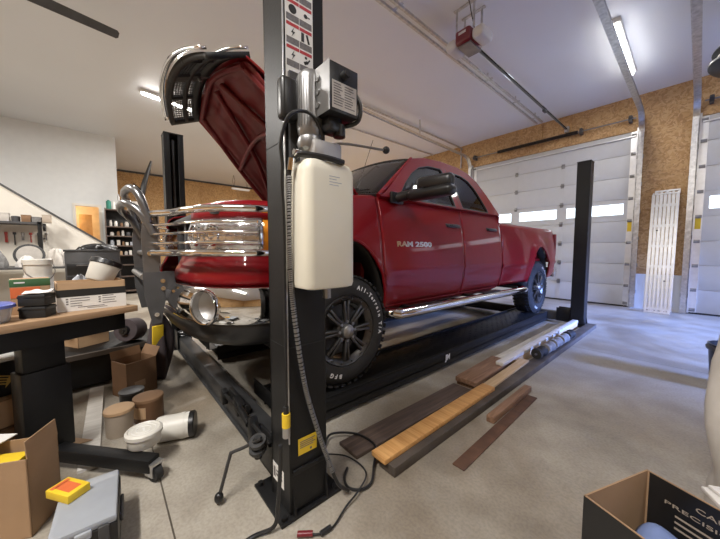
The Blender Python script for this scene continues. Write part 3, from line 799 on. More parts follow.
for s in (1, -1):
    ff = side('front_fender', FR, 1.735, fz, s, 0, ys=dens(FR, 1.735, FW, .43), lo=lambda y: max(zb(y), .80 if y < FW else 0))
    fd = side('front_door', 1.745, 3.025, belt, s, 40)
    rd = side('rear_door', 3.037, 3.985, belt, s, 30)
    bs = side('bed_side', 4.005, 6.34, bed_z, s, 0, ys=dens(4.005, 6.34, RW, .45))
    parts[s] = (ff, fd, rd, bs)
    # fender top, door sill below, bed rail
    b = B(TO).grid(20, 4, lambda u, v: (X(s, hw(.97+.765*u, fz(.97+.765*u))*(1-v)+.80*v), .97+.765*u, fz(.97+.765*u)+.03*math.sin(v*PI/2)))
    b.build('fender_top', 'paint', ff, solid=.01)
    b = B(TO)
    b.grid(20, 3, lambda u, v: (X(s, hw(1.75+2.235*u, .726)-.10*v), 1.75+2.235*u, .726-.07*v)); b.build('rocker_panel', 'paint', truck, solid=.01)
    b = B(TO).grid(20, 3, lambda u, v: (X(s, hw(4.005+2.33*u, 1.56)-.075*v+.004*(1-v)), 4.005+2.33*u, bed_z(4.005+2.33*u)+.012*math.sin(PI*v)))
    b.build('bed_rail', 'paint', bs, solid=.008)
    b = B(TO).grid(12, 4, lambda u, v: (X(s, hw(4.01+2.33*u, 1.56)-.075), 4.01+2.33*u, 1.565-.5*v)); b.build('inner_bed_wall', 'paint', bs, solid=.01)
    for c, a, h in ((FW, .43, .69), (RW, .45, .665)):
        # wheel arch lip and black liner
        P = [(X(s, hw(c-a*math.cos(t), .6+h*math.sin(t))+.006), c-a*math.cos(t), .6+h*math.sin(t)) for t in [R(10)+R(160)*i/30 for i in range(31)]]
        B(TO).tube(P, .013, 6, 0).build('arch_lip', 'paint', ff if c == FW else bs)
        b = B(TO).grid(24, 3, lambda u, v: (X(s, .965-.42*v), c-(a+.004)*math.cos(R(2)+R(176)*u), .6+(h+.004)*math.sin(R(2)+R(176)*u)))
        b.grid(24, 2, lambda u, v: (X(s, .545), c-(a+.004)*math.cos(R(2)+R(176)*u)*(1-v), .6+(h+.004)*math.sin(R(2)+R(176)*u)*(1-v)))
        b.build('wheel_well', 'matblack', ff if c == FW else bs, solid=.006)
# front plan curve of the nose
plan = cat([(-1.0, 1.06), (-.975, .97), (-.955, .80), (-.905, .655), (-.80, .555), (-.65, .49), (-.45, .455), (0, .43), (.45, .455), (.65, .49), (.80, .555), (.905, .655), (.955, .80), (.975, .97), (1.0, 1.06)], 8)
plan = [(p[0], p[1]) for p in [(q.x, q.y) for q in [V((a[0], a[1], 0)) for a in plan]]] if not isinstance(plan[0], V) else [(q[0], q[1]) for q in plan]
NP = len(plan)-1
def pl(u, d=0.):
    """point of the nose plan curve, u in 0..1, pushed outward by d"""
    k = min(NP-1, int(u*NP)); t = u*NP-k
    a, c = V(plan[k]), V(plan[k+1]); p = a+(c-a)*t
    n = V((c-a).normalized()); n = V((n.y, -n.x))
    return p+n*d
def u_of(off):
    """u at which the curve passes lateral offset off (near side positive)"""
    for i in range(NP):
        if plan[i][0] <= off <= plan[i+1][0]: return (i+(off-plan[i][0])/(plan[i+1][0]-plan[i][0]))/NP
    return 1.
def band(name, mat, u0, u1, prof, nu=40, skip=None, solid=.01, parent=None):
    """prof: list of (z, outward) swept along the nose curve"""
    b = B(TO); n = len(prof)-1
    def f(u, v):
        z, d = prof[round(v*n)]; p = pl(u0+(u1-u0)*u, d); return (XC+p[0], p[1], z)
    b.grid(nu, n, f, skip)
    return b.build(name, mat, parent or truck, solid=solid, soff=0, smooth=50)
uA, uB = u_of(-.972), u_of(.972)
# red filler panel between the bumper and headlights
for a, c in ((.30, .972), (-.972, -.30)):
    band('lower_fascia', 'paint', u_of(a), u_of(c), [(.965, .0), (.985, .055), (1.02, .075), (1.07, .062), (1.12, .035), (1.165, .014), (1.195, 0)], 26)
band('bumper_valance', 'black', uA, uB, [(.625, .0), (.635, .04), (.68, .07), (.745, .09), (.79, .09)], 50)
# chrome bumper with a round lamp opening on each side
BZ = [(.765, .085), (.79, .115), (.83, .128), (.87, .132), (.91, .128), (.945, .12), (.97, .10), (.985, .06)]
def bz(v): return .765+.22*v
holes = [(s*.775, .872) for s in (1, -1)]
def bprof(z):
    t = (z-.765)/.22; return .075+.06*math.sin(PI*min(1, max(0, t*.92+.04)))**.6
b = B(TO)
def bf(u, v):
    z = bz(v); p = pl(uA+(uB-uA)*u, bprof(z)); return (XC+p[0], p[1], z)
def bskip(u, v):
    p = pl(uA+(uB-uA)*u, .12); return any(((V(p)-pl(u_of(h[0]), .12)).length/.098)**2+((bz(v)-h[1])/.088)**2 < 1 for h in holes)
b.grid(150, 22, bf, bskip); bump = b.build('front_bumper', 'chrome', truck, solid=.01, soff=0, smooth=60)
for s, (ho, hz) in zip((1, -1), holes):
    p = pl(u_of(ho), .132); q = pl(u_of(ho), .0); ax = V((p[0]-q[0], p[1]-q[1], 0)).normalized()
    b = B(TO)
    def ring(r, h): return [(r, h)]
    b.lathe([(.090, -.06), (.090, -.0), (.094, .010), (.099, .012), (.104, .004), (.106, -.014)], (XC+p[0], p[1], hz), ax, 40)
    b.build('lamp_bezel', 'chrome', bump)
    b = B(TO).lathe([(0, -.075), (.04, -.072), (.065, -.06), (.086, -.04), (.090, .0)], (XC+p[0], p[1], hz), ax, 36); b.build('fog_lamp_cup', 'castgrey', bump)
# headlights, corner lamps, header panel
for a, c in ((.50, .94), (-.94, -.50)):
    o = band('headlight', 'lens', u_of(a), u_of(c), [(1.195, .004), (1.215, .022), (1.26, .032), (1.32, .028), (1.37, .012), (1.39, -.002)], 30, solid=.02)
    am = band('corner_lamp', 'amber', u_of(.94) if a > 0 else u_of(-.970), u_of(.970) if a > 0 else u_of(-.94), [(1.20, .004), (1.22, .022), (1.26, .03), (1.32, .026), (1.365, .012), (1.385, -.002)], 12, parent=o)
    b = B(TO)
    for k in (.60, .75):
        q = pl(u_of(k if a > 0 else -k), .043); r = pl(u_of(k if a > 0 else -k), 0); ax = V((q[0]-r[0], q[1]-r[1], 0)).normalized()
        b.lathe([(.055, -.006), (.062, .004), (.066, -.006)], (XC+q[0], q[1], 1.292), ax, 26)
        b.lathe([(0, .006), (.02, .004), (.03, -.004)], (XC+q[0], q[1], 1.292), ax, 18)
    b.build('reflector_bowl', 'chrome', o)
    band('header_panel', 'paint', u_of(.50) if a > 0 else u_of(-.972), u_of(.972) if a > 0 else u_of(-.50), [(1.392, -.004), (1.41, .012), (1.44, .010), (1.475, -.010), (1.50, -.045), (1.515, -.11), (1.522, -.18)], 26)
# radiator and bay behind the grille guard
b = B(TO).bb((XC-.46, .58, .80), (XC+.46, .64, 1.42)); b.build('radiator', 'matblack', truck)
b = B(TO)
for x in (-.49, -.17, .17, .49): b.bb((XC+x-.035, .53, .95), (XC+x+.035, .575, 1.46), .005)
b.bb((XC-.8, .50, 1.42), (XC+.8, .60, 1.47), .01).bb((XC-.52, .52, .95), (XC+.52, .58, 1.0), .006)
b.build('radiator_support', 'dgrey', truck)
b = B(TO).box((XC, 1.15, 1.23), (.55, .75, .42), None, .05).cyl((XC-.22, .9, 1.45), (XC-.22, 1.5, 1.45), .06).cyl((XC+.2, .9, 1.45), (XC+.2, 1.5, 1.45), .06).lathe([(0, 0), (.16, 0), (.19, .02), (.19, .07), (.15, .09), (0, .10)], (XC+.0, 1.15, 1.46))
b.tube([(XC-.1, .66, 1.40), (XC-.2, .8, 1.52), (XC-.25, 1.0, 1.5)], .035, 10).tube([(XC+.3, .7, 1.42), (XC+.35, .95, 1.55), (XC+.15, 1.2, 1.53)], .028, 10)
b.build('engine', 'black', truck)
b = B(TO).box((XC-.62, 1.0, 1.38), (.26, .2, .2), None, .02).box((XC-.62, 1.0, 1.49), (.24, .18, .03), None, .01).cyl((XC-.55, .95, 1.5), (XC-.55, .95, 1.53), .015).cyl((XC-.69, .95, 1.5), (XC-.69, .95, 1.53), .015); b.build('battery', 'dgrey', truck)
b = B(TO).box((XC-.60, 1.4, 1.44), (.28, .3, .2), None, .03).box((XC+.60, 1.25, 1.42), (.25, .45, .14), None, .03).cyl((XC+.58, 1.5, 1.45), (XC+.58, 1.5, 1.58), .05).cyl((XC-.3, .75, 1.45), (XC-.3, .75, 1.585), .035); b.build('engine_accessory', 'black', truck)
b = B(TO).tube([(XC-.7, .75, 1.50), (XC-.5, .68, 1.56), (XC-.2, .72, 1.55), (XC+.1, .9, 1.58)], .018, 8).tube([(XC-.4, 1.2, 1.52), (XC-.55, 1.3, 1.60), (XC-.7, 1.5, 1.58)], .02, 8).tube([(XC+.1, 1.4, 1.56), (XC-.2, 1.5, 1.62), (XC-.5, 1.6, 1.60)], .016, 8); b.build('engine_hose', 'rubber', truck)
b = B(TO).bb((XC-.8, 1.66, .9), (XC+.8, 1.70, 1.60)).bb((XC-.56, .6, .78), (XC-.50, 1.68, 1.2)).bb((XC+.50, .6, .78), (XC+.56, 1.68, 1.2)); b.build('firewall', 'paintin', truck)
b = B(TO).cyl((XC-.75, .8, 1.50), (XC-.75, .8, 1.56), .03); b.build('filler_cap', 'red', truck)
# frame and running gear
b = B(TO)
for x in (-.42, .42): b.bb((XC+x-.05, .45, .66), (XC+x+.05, 6.2, .80))
for y in (.6, 2.0, 3.2, 4.6, 6.1): b.bb((XC-.42, y-.05, .68), (XC+.42, y+.05, .78))
b.bb((XC-.90, 1.80, .80), (XC+.90, 3.98, .83)); b.bb((XC-.5, 4.2, .82), (XC+.5, 6.2, .86))
for y in (FW, RW): b.cyl((XC-.72, y, HZ), (XC+.72, y, HZ), .05, n=14).sph((XC+(.1 if y < 3 else 0), y, HZ), .17, (1, .9, .9))
b.cyl((XC, FW, HZ), (XC, RW, .65), .045, n=12).bb((XC-.2, 2.0, .60), (XC+.2, 2.9, .8), .03)
b.cyl((XC-.6, 3.1, .68), (XC-.6, 6.3, .68), .04, n=12)
b.build('chassis', 'matblack', truck)
# running boards
for s in (1, -1):
    b = B(TO).tube([(X(s, .86), 1.83, .655), (X(s, 1.0), 1.90, .655), (X(s, 1.035), 2.02, .655), (X(s, 1.035), 3.3, .645), (X(s, 1.035), 4.55, .63), (X(s, 1.0), 4.68, .63), (X(s, .86), 4.75, .63)], .045, 14, 6)
    o = b.build('running_board', 'chrome', truck)
    for y in (2.3, 3.6): B(TO).box((X(s, 1.02), y, .693), (.075, .42, .012), None, .005).build('step_pad', 'black', o)
    for y in (2.1, 3.2, 4.4): B(TO).box((X(s, .78), y, .68), (.5, .04, .03)).build('step_bracket', 'black', o)
# cab greenhouse: side frames with window openings
def gh(s, y, z, d=0.): return (X(s, .94-.47*(z-1.65)+d), y, z)
outer = [(1.76, 1.655), (1.84, 1.70), (2.10, 1.90), (2.33, 2.075), (2.47, 2.15), (2.68, 2.205), (3.0, 2.232), (3.35, 2.228), (3.58, 2.185), (3.74, 2.09), (3.86, 1.92), (3.93, 1.78), (3.985, 1.66)]
fw = [(1.985, 1.665), (2.16, 1.83), (2.33, 1.965), (2.50, 2.06), (2.70, 2.115), (2.93, 2.125), (2.955, 2.10), (2.93, 1.665)]
rw_ = [(3.065, 1.665), (3.085, 2.10), (3.12, 2.125), (3.36, 2.115), (3.49, 2.07), (3.58, 1.98), (3.65, 1.82), (3.685, 1.70), (3.67, 1.665)]
for s in (1, -1):
    nrm = V((s*1, 0, .47)).normalized()
    b = B(TO).holed([gh(s, *p) for p in outer], [[gh(s, *p) for p in fw], [gh(s, *p) for p in rw_]], nrm*-.035)
    o = b.build('cab_side_frame', 'paint', truck)
    for nm, w in (('front_window', fw), ('rear_window', rw_)):
        b = B(TO); c = V((0, sum(p[0] for p in w)/len(w), sum(p[1] for p in w)/len(w)))
        b.prism([V(gh(s, *p))-nrm*.014 for p in w], nrm*-.004); g = b.build(nm, 'tint', truck)
        inn = [(c.y+(p[0]-c.y)*.955, c.z+(p[1]-c.z)*.94) for p in w]
        B(TO).holed([V(gh(s, *p))+nrm*.001 for p in w], [[V(gh(s, *p))+nrm*.001 for p in inn]], nrm*-.012).build('window_seal', 'matblack', g)
    # dark B-pillar gap and door seam above the belt
    B(TO).prism([V(gh(s, 3.026, 1.655))+nrm*.0008, V(gh(s, 3.036, 1.655))+nrm*.0008, V(gh(s, 3.036, 2.14))+nrm*.0008, V(gh(s, 3.026, 2.14))+nrm*.0008], nrm*-.01).build('door_gap', 'matblack', o)
    # moulding at the belt line
    B(TO).tube([(X(s, hw(y, belt(y))+.002), y, belt(y)+.008) for y in (1.80, 2.2, 2.6, 3.0, 3.4, 3.7)], .012, 6, 0).build('belt_moulding', 'matblack', truck)
# roof skin and pillars across
def roofline(y):
    P = outer[4:11]
    for a, c in zip(P, P[1:]):
        if a[0] <= y <= c[0]: return a[1]+(c[1]-a[1])*(y-a[0])/(c[0]-a[0])
    return P[0][1] if y < P[0][0] else P[-1][1]
def rf(u, v):
    y = 2.47+(3.74-2.47)*u; z = roofline(y); h = .94-.47*(z-1.65); t = 2*v-1
    return (XC+t*h, y-.05*(1-t*t)*(1 if u < .5 else -1), z+.055*(1-abs(t)**2.6))
B(TO).grid(24, 24, rf).build('roof', 'paint', truck, solid=.02)
def wsf(u, v, d=0.):
    t = 2*v-1; zc = 1.66+(2.15-1.66)*u
    yy = 1.78+(2.47-1.78)*u; h = .92-.47*(zc-1.65)
    return (XC+t*h, yy-(.20-.15*u)*(1-t*t), zc+(.03+.025*u)*(1-abs(t)**2.6)+d)
B(TO).grid(12, 20, lambda u, v: wsf(u, .02+.96*v)).build('windshield', 'shield', truck, solid=.006)
for s in (1, -1):
    B(TO).tube([wsf(u/8, .5+s*.49) for u in range(9)], .022, 8, 0).build('windshield_pillar', 'paint', truck)
B(TO).tube([wsf(0.02, v/12, .004) for v in range(13)], .012, 6, 0).tube([wsf(.99, v/12, -.004) for v in range(13)], .012, 6, 0).build('windshield_seal', 'black', truck)
def rwf(u, v):
    t = 2*v-1; z = 1.63+(2.09-1.63)*u; y = 3.985-(3.985-3.74)*u; h = .93-.47*(z-1.65)
    return (XC+t*h, y+.05*(1-t*t), z+.03*(1-t*t)*u)
B(TO).grid(10, 16, rwf, lambda u, v: .2 < u < .82 and .15 < v < .85).build('cab_rear_panel', 'paint', truck, solid=.015)
B(TO).grid(8, 12, lambda u, v: (lambda p: (p[0], p[1]-.01, p[2]))(rwf(.17+.68*u, .12+.76*v))).build('rear_glass', 'tint', truck, solid=.004)
b = B(TO).bb((XC-.93, 3.97, .80), (XC+.93, 3.985, 1.63)); b.build('cab_back', 'paint', truck)
# cowl
b = B(TO).grid(8, 16, lambda u, v: (XC+(2*v-1)*.86, 1.64+.16*u-.16*(1-(2*v-1)**2)*u, 1.655+.015*u)); b.build('cowl', 'black', truck, solid=.01)
b = B(TO).tube([wsf(.03, .30, .02), wsf(.10, .42, .02), wsf(.10, .60, .02)], .007, 6, 0).tube([wsf(.03, .70, .02), wsf(.09, .80, .02), wsf(.09, .93, .02)], .007, 6, 0); b.build('wiper', 'black', truck)
# interior
b = B(TO).box((XC, 2.0, 1.50), (1.62, .42, .30), None, .08, 3).box((XC, 2.3, 1.2), (.3, .5, .4), None, .05); b.build('dashboard', 'dgrey', truck)
for x in (-.42, .42):
    for y in (2.75, 3.55):
        b = B(TO).box((XC+x, y, 1.28), (.56, .55, .18), None, .06, 3).box((XC+x, y+.30, 1.60), (.54, .16, .66), (-.2, 0, 0), .06, 3).box((XC+x, y+.39, 2.0), (.26, .10, .17), (-.2, 0, 0), .04, 3); b.build('seat', 'seat', truck)
b = B(TO).lathe([(.165, -.012), (.178, 0), (.165, .012), (.155, 0), (.165, -.012)], (XC-.42, 2.32, 1.58), (0, .85, .5)); b.cyl((XC-.42, 2.32, 1.58), (XC-.42, 2.15, 1.48), .03).box((XC-.42, 2.32, 1.58), (.30, .03, .03)); b.build('steering_wheel', 'black', truck)
b = B(TO).bb((XC-.9, 1.8, .82), (XC+.9, 3.95, .86)); b.build('cab_floor', 'matblack', truck)
for s in (1, -1):
    b = B(TO)
    b.bb((X(s, .86), 1.80, .85), (X(s, .89), 3.96, 1.60)); b.build('door_trim', 'dgrey', truck)
# bed
b = B(TO).bb((XC-.88, 4.02, 1.02), (XC+.88, 6.32, 1.06)).bb((XC-.88, 4.012, 1.02), (XC+.88, 4.05, 1.56)); b.build('bed_floor', 'paint', truck)
b = B(TO).bb((XC-.86, 6.31, .98), (XC+.86, 6.36, 1.56), .012); tg = b.build('tailgate', 'paint', truck)
b = B(TO).bb((XC-.12, 6.36, 1.42), (XC+.12, 6.375, 1.47), .005); b.build('handle', 'black', tg)
b = B(TO).box((XC, 6.44, .80), (1.86, .17, .19), None, .03); b.build('rear_bumper', 'chrome', truck)
for s in (1, -1):
    B(TO).bb((X(s, .90) , 6.30, 1.1), (X(s, .945), 6.352, 1.5), .008).build('tail_lamp', 'paintin', truck)
# door handles, badge, mirrors
for s in (1, -1):
    for yh, door in ((2.845, parts[s][1]), (3.735, parts[s][2])):
        h = hw(yh, 1.452)
        b = B(TO).box((X(s, h+.001), yh, 1.452), (.012, .27, .062), None, .005).box((X(s, h+.022), yh, 1.458), (.022, .23, .032), None, .01).box((X(s, h+.012), yh-.10, 1.458), (.02, .03, .03), None, .006).box((X(s, h+.012), yh+.10, 1.458), (.02, .03, .03), None, .006)
        b.build('door_handle', 'black', door)
    b = B(TO)
    h = hw(2.2, 1.265)
    tilt = math.atan2(hw(2.2, 1.29)-hw(2.2, 1.23), .06)*s
    ex = (0, s, 0); ey = (math.sin(math.atan2(hw(2.2, 1.29)-hw(2.2, 1.23), .06))*s, 0, math.cos(tilt))
    y0 = 1.925 if s > 0 else 2.43
    add_text(b, 'RAM', .062, frame((X(s, hw(2, 1.24)+.004), y0, 1.236), ex, ey), .215, .003, .003)
    add_text(b, '2500', .062, frame((X(s, hw(2, 1.24)+.004), y0+s*.25, 1.236), ex, ey), .255, .003, .003)
    b.build('model_badge', 'chrome', parts[s][1])
    # big towing mirror
    b = B(TO).tube([(X(s, .935), 1.955, 1.655), (X(s, 1.05), 1.985, 1.672), (X(s, 1.2), 2.0, 1.68)], lambda t: .045-.006*t, 10, 6)
    b.box((X(s, .945), 1.95, 1.655), (.03, .16, .10), None, .012)
    b.box((X(s, 1.25), 2.02, 1.665), (.40, .13, .085), (0, -.04*s, .12*s), .035, 3)
    m = b.build('side_mirror', 'black', truck)
    b = B(TO).box((X(s, 1.27), 2.045, 1.748), (.32, .10, .115), (0, 0, .12*s), .04, 4); b.build('mirror_housing', 'black', m)
    b = B(TO).box((X(s, 1.265), 2.099, 1.75), (.28, .004, .09), (0, 0, .12*s)); b.build('mirror_glass', 'chrome', m)
    # fender seam body line, antenna
b = B(TO).cyl((XC+.80, 1.62, 1.69), (XC+.80, 1.62, 1.715), .016, n=12).cyl((XC+.80, 1.62, 1.70), (XC+.80, 1.80, 2.15), .0025, n=6); b.build('aerial', 'black', truck)

# ---------------------------------------------------------------- raised hood with its grille
HY, HZ2, HA = 1.67, 1.675, R(50)
def hood_rot(p):
    x, y, z = p; dy, dz = y-HY, z-HZ2
    return (x, HY+dy*math.cos(HA)+dz*math.sin(HA), HZ2-dy*math.sin(HA)+dz*math.cos(HA))
def lipy(t): return .30+.15*abs(t)**2.2
def hood_f(u, v, d=0.):
    t = 2*u-1                                  # across
    v2 = v
    w = .80-.10*v2**1.5-.05*v2**6
    yf = lipy(t); yr = HY-.10*(1-t*t)*.6
    y = yr+(yf-yr)*v2
    z = HZ2-.08*v2-.05*v2**5+.045*(1-t*t)+.025*math.exp(-((abs(t)-.55)/.12)**2)*(1-v2*.5)-.03*abs(t)**8
    return hood_rot((XC+t*w, y, z-d))
hd = B(TO).grid(40, 40, hood_f).build('raised_hood', 'paint', truck, solid=.012)
def hood_in(u, v):
    uu = .04+.92*u; vv = .03+.92*v; t = 2*uu-1
    ribx = max(0, math.sin(uu*PI*5.0))**3; ribv = max(0, math.sin(vv*PI*3.0+.4))**3
    return hood_f(uu, vv, .055-.03*max(0, min(1, 1.35-ribx-ribv)))
B(TO).grid(60, 60, hood_in).build('hood_inner_panel', 'paintin', hd, solid=.006)
b = B(TO)
for pts in ([(.10, .1), (.3, .45), (.45, .9)], [(.90, .1), (.7, .45), (.55, .9)], [(.06, .5), (.5, .55), (.94, .5)], [(.05, .06), (.05, .5), (.10, .92)], [(.95, .06), (.95, .5), (.90, .92)], [(.08, .93), (.5, .95), (.92, .93)]):
    b.tube([hood_f(p[0], p[1], .062) for p in pts], .022, 8, 8)
b.build('hood_rib', 'paintin', hd)
b = B(TO).tube([hood_f(.5, .97, .05), hood_f(.5, .99, .12), hood_f(.5, .97, .14)], .012, 8); b.build('hood_latch', 'steel', hd)
# grille carried by the hood
def gr(u, z, d=0.):
    t = 2*u-1; return hood_rot((XC+t*.655, lipy(t)+.02+d-(1.545-z)*.30, z))
Z0, Z1 = 1.27, 1.545
b = B(TO)
for e0, e1 in ((0, .03), (.97, 1)):
    b.grid(2, 6, lambda u, v: gr(e0+(e1-e0)*u, Z0+(Z1-Z0)*v))
for a, c in ((Z0, Z0+.035), (Z1-.07, Z1), (1.395, 1.425)):
    b.grid(30, 2, lambda u, v: gr(u, a+(c-a)*v))
b.grid(4, 6, lambda u, v: gr(.46+.08*u, Z0+(Z1-Z0)*v))
for e0 in (.235, .735): b.grid(2, 6, lambda u, v: gr(e0+.02*u, Z0+(Z1-Z0)*v, -.003))
gf = b.build('grille_frame', 'matblack', hd, solid=.035, soff=0)
b = B(TO).grid(52, 13, lambda u, v: gr(.01+.98*u, Z0+.01+(Z1-Z0-.02)*v)); b.build('grille_mesh', 'black', gf, wire=.009, smooth=0)
b = B(TO)
b.grid(30, 2, lambda u, v: gr(u, Z1-.03+.05*v, -.045)).grid(30, 2, lambda u, v: gr(u, Z0-.02+.045*v, -.045))
b.build('grille_surround', 'chrome', gf, solid=.02, soff=0)
# hood hinges / props
b = B(TO)
for s in (1, -1): b.tube([(X(s, .74), 1.62, 1.60), (X(s, .74), 1.50, 1.70), hood_f(.5+s*.44, .12, .05)], .014, 8, 4)
b.build('hood_hinge', 'paintin', truck)

# ---------------------------------------------------------------- grille guard
g = B(TO)
g.cyl((X(1, .37), .23, 1.185), (X(-1, .37), .23, 1.185), .02, n=12)
guard = g.build('grille_guard', 'guard', truck)
for s in (1, -1):
    g = B(TO)
    # side plate with mounting foot
    x = X(s, .375)
    g.prism([(x, .275, 1.06), (x, .19, 1.06), (x, .185, 1.30), (x, .20, 1.41), (x, .235, 1.44), (x, .265, 1.41), (x, .275, 1.35)], (-s*.012, 0, 0))
    g.build('guard_plate', 'guard', guard)
for s in (1, -1):
    x = X(s, .375)
    b = B(TO).prism([(x, .36, 1.06), (x, .185, 1.06), (x, .19, .90), (x, .225, .72), (x, .275, .72), (x, .30, .86), (x, .36, .90)], (-s*.02, 0, 0))
    b.bb((x-.02, .30, .88), (x+.02, .48, .94), .006); b.build('guard_bracket', 'dgrey', guard)
def gp(off, d, z): p = pl(u_of(off), d); return (XC+p[0], p[1], z)
for s in (1, -1):
    b = B(TO)
    for z, r in ((1.435, .021), (1.185, .021), (1.362, .009), (1.305, .009), (1.245, .009)):
        pts = [(X(s, .375), .24, z)]+[gp(s*o, .135, z) for o in (.52, .66, .78, .87, .93)]+([gp(s*.957, .09, z)] if r > .01 else [])
        b.tube(pts, r, 10, 5)
    b.build('guard_bar', 'chrome', guard)
    b = B(TO)
    for z in (1.435, 1.185): b.tube([gp(s*.945, .12, z), gp(s*.962, .06, z)], .0225, 10, 0)
    b.build('bar_cap', 'black', guard)
b = B(TO)
for d, zt in ((0, 1.60), (.07, 1.50)):
    b.tube([(X(1, .375), .23+d*.3, 1.38-d), (X(1, .36), .19, zt-.06), (X(1, .28), .155-d*.4, zt), (X(1, .1), .135-d*.4, zt+.012), (X(-1, .1), .135-d*.4, zt+.012), (X(-1, .28), .155-d*.4, zt), (X(-1, .36), .19, zt-.06), (X(-1, .375), .23+d*.3, 1.38-d)], .024, 12, 6)
b.build('guard_hoop', 'guard', guard)
b = B(TO)
for z in (1.03,):
    b.cyl((X(1, .37), .19, z), (X(-1, .37), .19, z), .02, n=12)
pass
b.build('guard_cross_bar', 'steel', guard)
b = B(TO)
for s in (1, -1):
    for y, z in ((.235, 1.40), (.225, 1.18), (.29, 1.0), (.29, .95), (.25, .78)): b.cyl((X(s, .375), y, z), (X(s, .387), y, z), .014, n=10)
b.build('guard_bolt', 'chrome', guard)

# ---------------------------------------------------------------- wheels: local axis +x points outwards
def wheel():
    r = .268
    b = B()
    # barrel and outer ring
    b.lathe([(.235, -.15), (.225, -.02), (.215, .03), (.232, .05), (.262, .062), (.270, .055), (.270, .03), (.258, .0), (.255, -.15)], (0, 0, 0), (1, 0, 0), 48)
    for k in range(8):
        for d in (-.13, .13):
            a = 2*PI*k/8+d
            p0 = V((.045, .07*math.cos(a), .07*math.sin(a))); p1 = V((.05, .232*math.cos(a-d*.35), .232*math.sin(a-d*.35)))
            m = (p0+p1)/2; dd = p1-p0; ang = math.atan2(dd.z, dd.y)
            b.box(m, (.032, dd.length, .022), (ang, 0, 0), .006)
    for k in range(16):
        a = 2*PI*(k+.5)/16; b.cyl((.055, .248*math.cos(a), .248*math.sin(a)), (.068, .248*math.cos(a), .248*math.sin(a)), .007, n=6)
    b.lathe([(.0, .05), (.06, .05), (.085, .045), (.092, .03), (.092, .0)], (0, 0, 0), (1, 0, 0), 32)
    o = b.build('wheel', 'gunmetal', truck, loc=(0, 0, 0))
    b = B().lathe([(0, -.03), (.19, -.03), (.215, -.06), (.215, -.14), (0, -.14)], (0, 0, 0), (1, 0, 0), 32); b.build('brake_disc', 'dgrey', o)
    b = B().lathe([(0, .10), (.035, .098), (.05, .085), (.056, .05)], (0, 0, 0), (1, 0, 0), 24)
    for k in range(8):
        a = 2*PI*k/8; b.cyl((.045, .073*math.cos(a), .073*math.sin(a)), (.072, .073*math.cos(a), .073*math.sin(a)), .011, n=6)
    b.build('hub_cap', 'steel', o)
    b = B().lathe([(.262, -.12), (.262, .045), (.275, .066), (.31, .078), (.355, .076), (.392, .06), (.413, .03), (.420, -.01), (.422, -.06), (.420, -.11), (.410, -.155), (.385, -.185), (.33, -.20), (.28, -.19), (.262, -.12)], (0, 0, 0), (1, 0, 0), 64)
    for k in range(44):
        a = 2*PI*k/44
        for x, w, q in ((.030, .05, .15), (-.035, .055, -.2), (-.095, .055, .2), (-.158, .05, -.15)):
            aa = a+(PI/44 if q > 0 else 0); b.box((x, .419*math.cos(aa), .419*math.sin(aa)), (w, .036, .016), (aa-PI/2, 0, 0) if False else (aa+PI/2, 0, 0))
    b.build('tire', 'tire', o)
    b = B()
    def arc(txt, r0, a_mid, size, gap):
        n = len(txt)
        for i, ch in enumerate(txt):
            if ch == ' ': continue
            a = a_mid-(i-(n-1)/2)*gap
            er = V((0, math.cos(a), math.sin(a))); et = V((0, math.sin(a), -math.cos(a)))
            t = text_bm(ch, size, .0012, .0015)
            if not t.verts: continue
            xs = [v.co.x for v in t.verts]; c = (min(xs)+max(xs))/2
            for v in t.verts: v.co.x -= c
            o_ = er*r0+V((.0775, 0, 0)); t.transform(frame(o_, et, er)); b._add(t)
    arc('All-Terrain T/A', .322, R(31), .043, R(5.9))
    arc('BFG', .322, R(250), .043, R(7))
    b.build('tyre_lettering', 'labelw', o)
    return o
w0 = wheel()
def place(o, s, y):
    o.location = V((X(s, .92), y, HZ))-V((XC, 3.4, .16)); o.rotation_euler = (0, 0, 0 if s > 0 else PI)
place(w0, 1, FW)
for s, y in ((1, RW), (-1, FW), (-1, RW)):
    c = w0.copy(); C.objects.link(c)
    for g_ in w0.children:
        d = g_.copy(); C.objects.link(d); d.parent = c
    place(c, s, y)
# ================================================================ lumber and steel beside the runway
def board(name, x0, x1, y0, y1, z0, z1, mat, label, cat_='board', group=None, rz=0, bev=.003):
    c = ((x0+x1)/2, (y0+y1)/2, z0)
    o = B().box((0, 0, (z1-z0)/2), (x1-x0, y1-y0, z1-z0), None, bev).build(name, mat, loc=c, rz=rz)
    return tag(o, label, cat_, group)
beam = B().box((0, 0, .028), (.117, 4.62, .056), None, .004)
tag(beam.build('steel_channel', 'darksteel', loc=(-1.0565, 3.42, 0)), 'long dark steel beam on the floor from the cable loop to the back lift post', 'steel beam')
board('plank', -1.395, -1.225, 1.05, 2.31, 0, .022, 'darkwood', 'dark brown plank lying flat between the lift runway and the orange board', rz=-.015)
board('plank', -1.150, -1.045, 1.085, 2.37, .056, .085, 'orangewood', 'bright orange-brown board lying on the steel beam by the cable loop')
board('rusty_flat_bar', -.868, -.795, 1.43, 2.61, 0, .008, 'rust', 'rusty flat steel bar lying alone on the concrete, outermost of the pile', 'steel bar', rz=.022)
board('wood_block', -.935, -.878, 1.985, 2.70, .0, .05, 'brownwood', 'short weathered lumber piece beside the rusty flat bar', bev=.008, rz=.01)
board('plank', -1.385, -1.225, 2.36, 3.06, .0, .04, 'brownwood', 'lower rough brown board at the front end of the board pile')
board('plank', -1.39, -1.195, 2.33, 3.09, .041, .082, 'brownwood', 'upper rough brown board at the front end of the board pile', rz=.03)
board('plank', -1.40, -1.305, 3.14, 5.53, .0, .06, 'greywood', 'long whitewashed board in the pile, beside the lift runway')
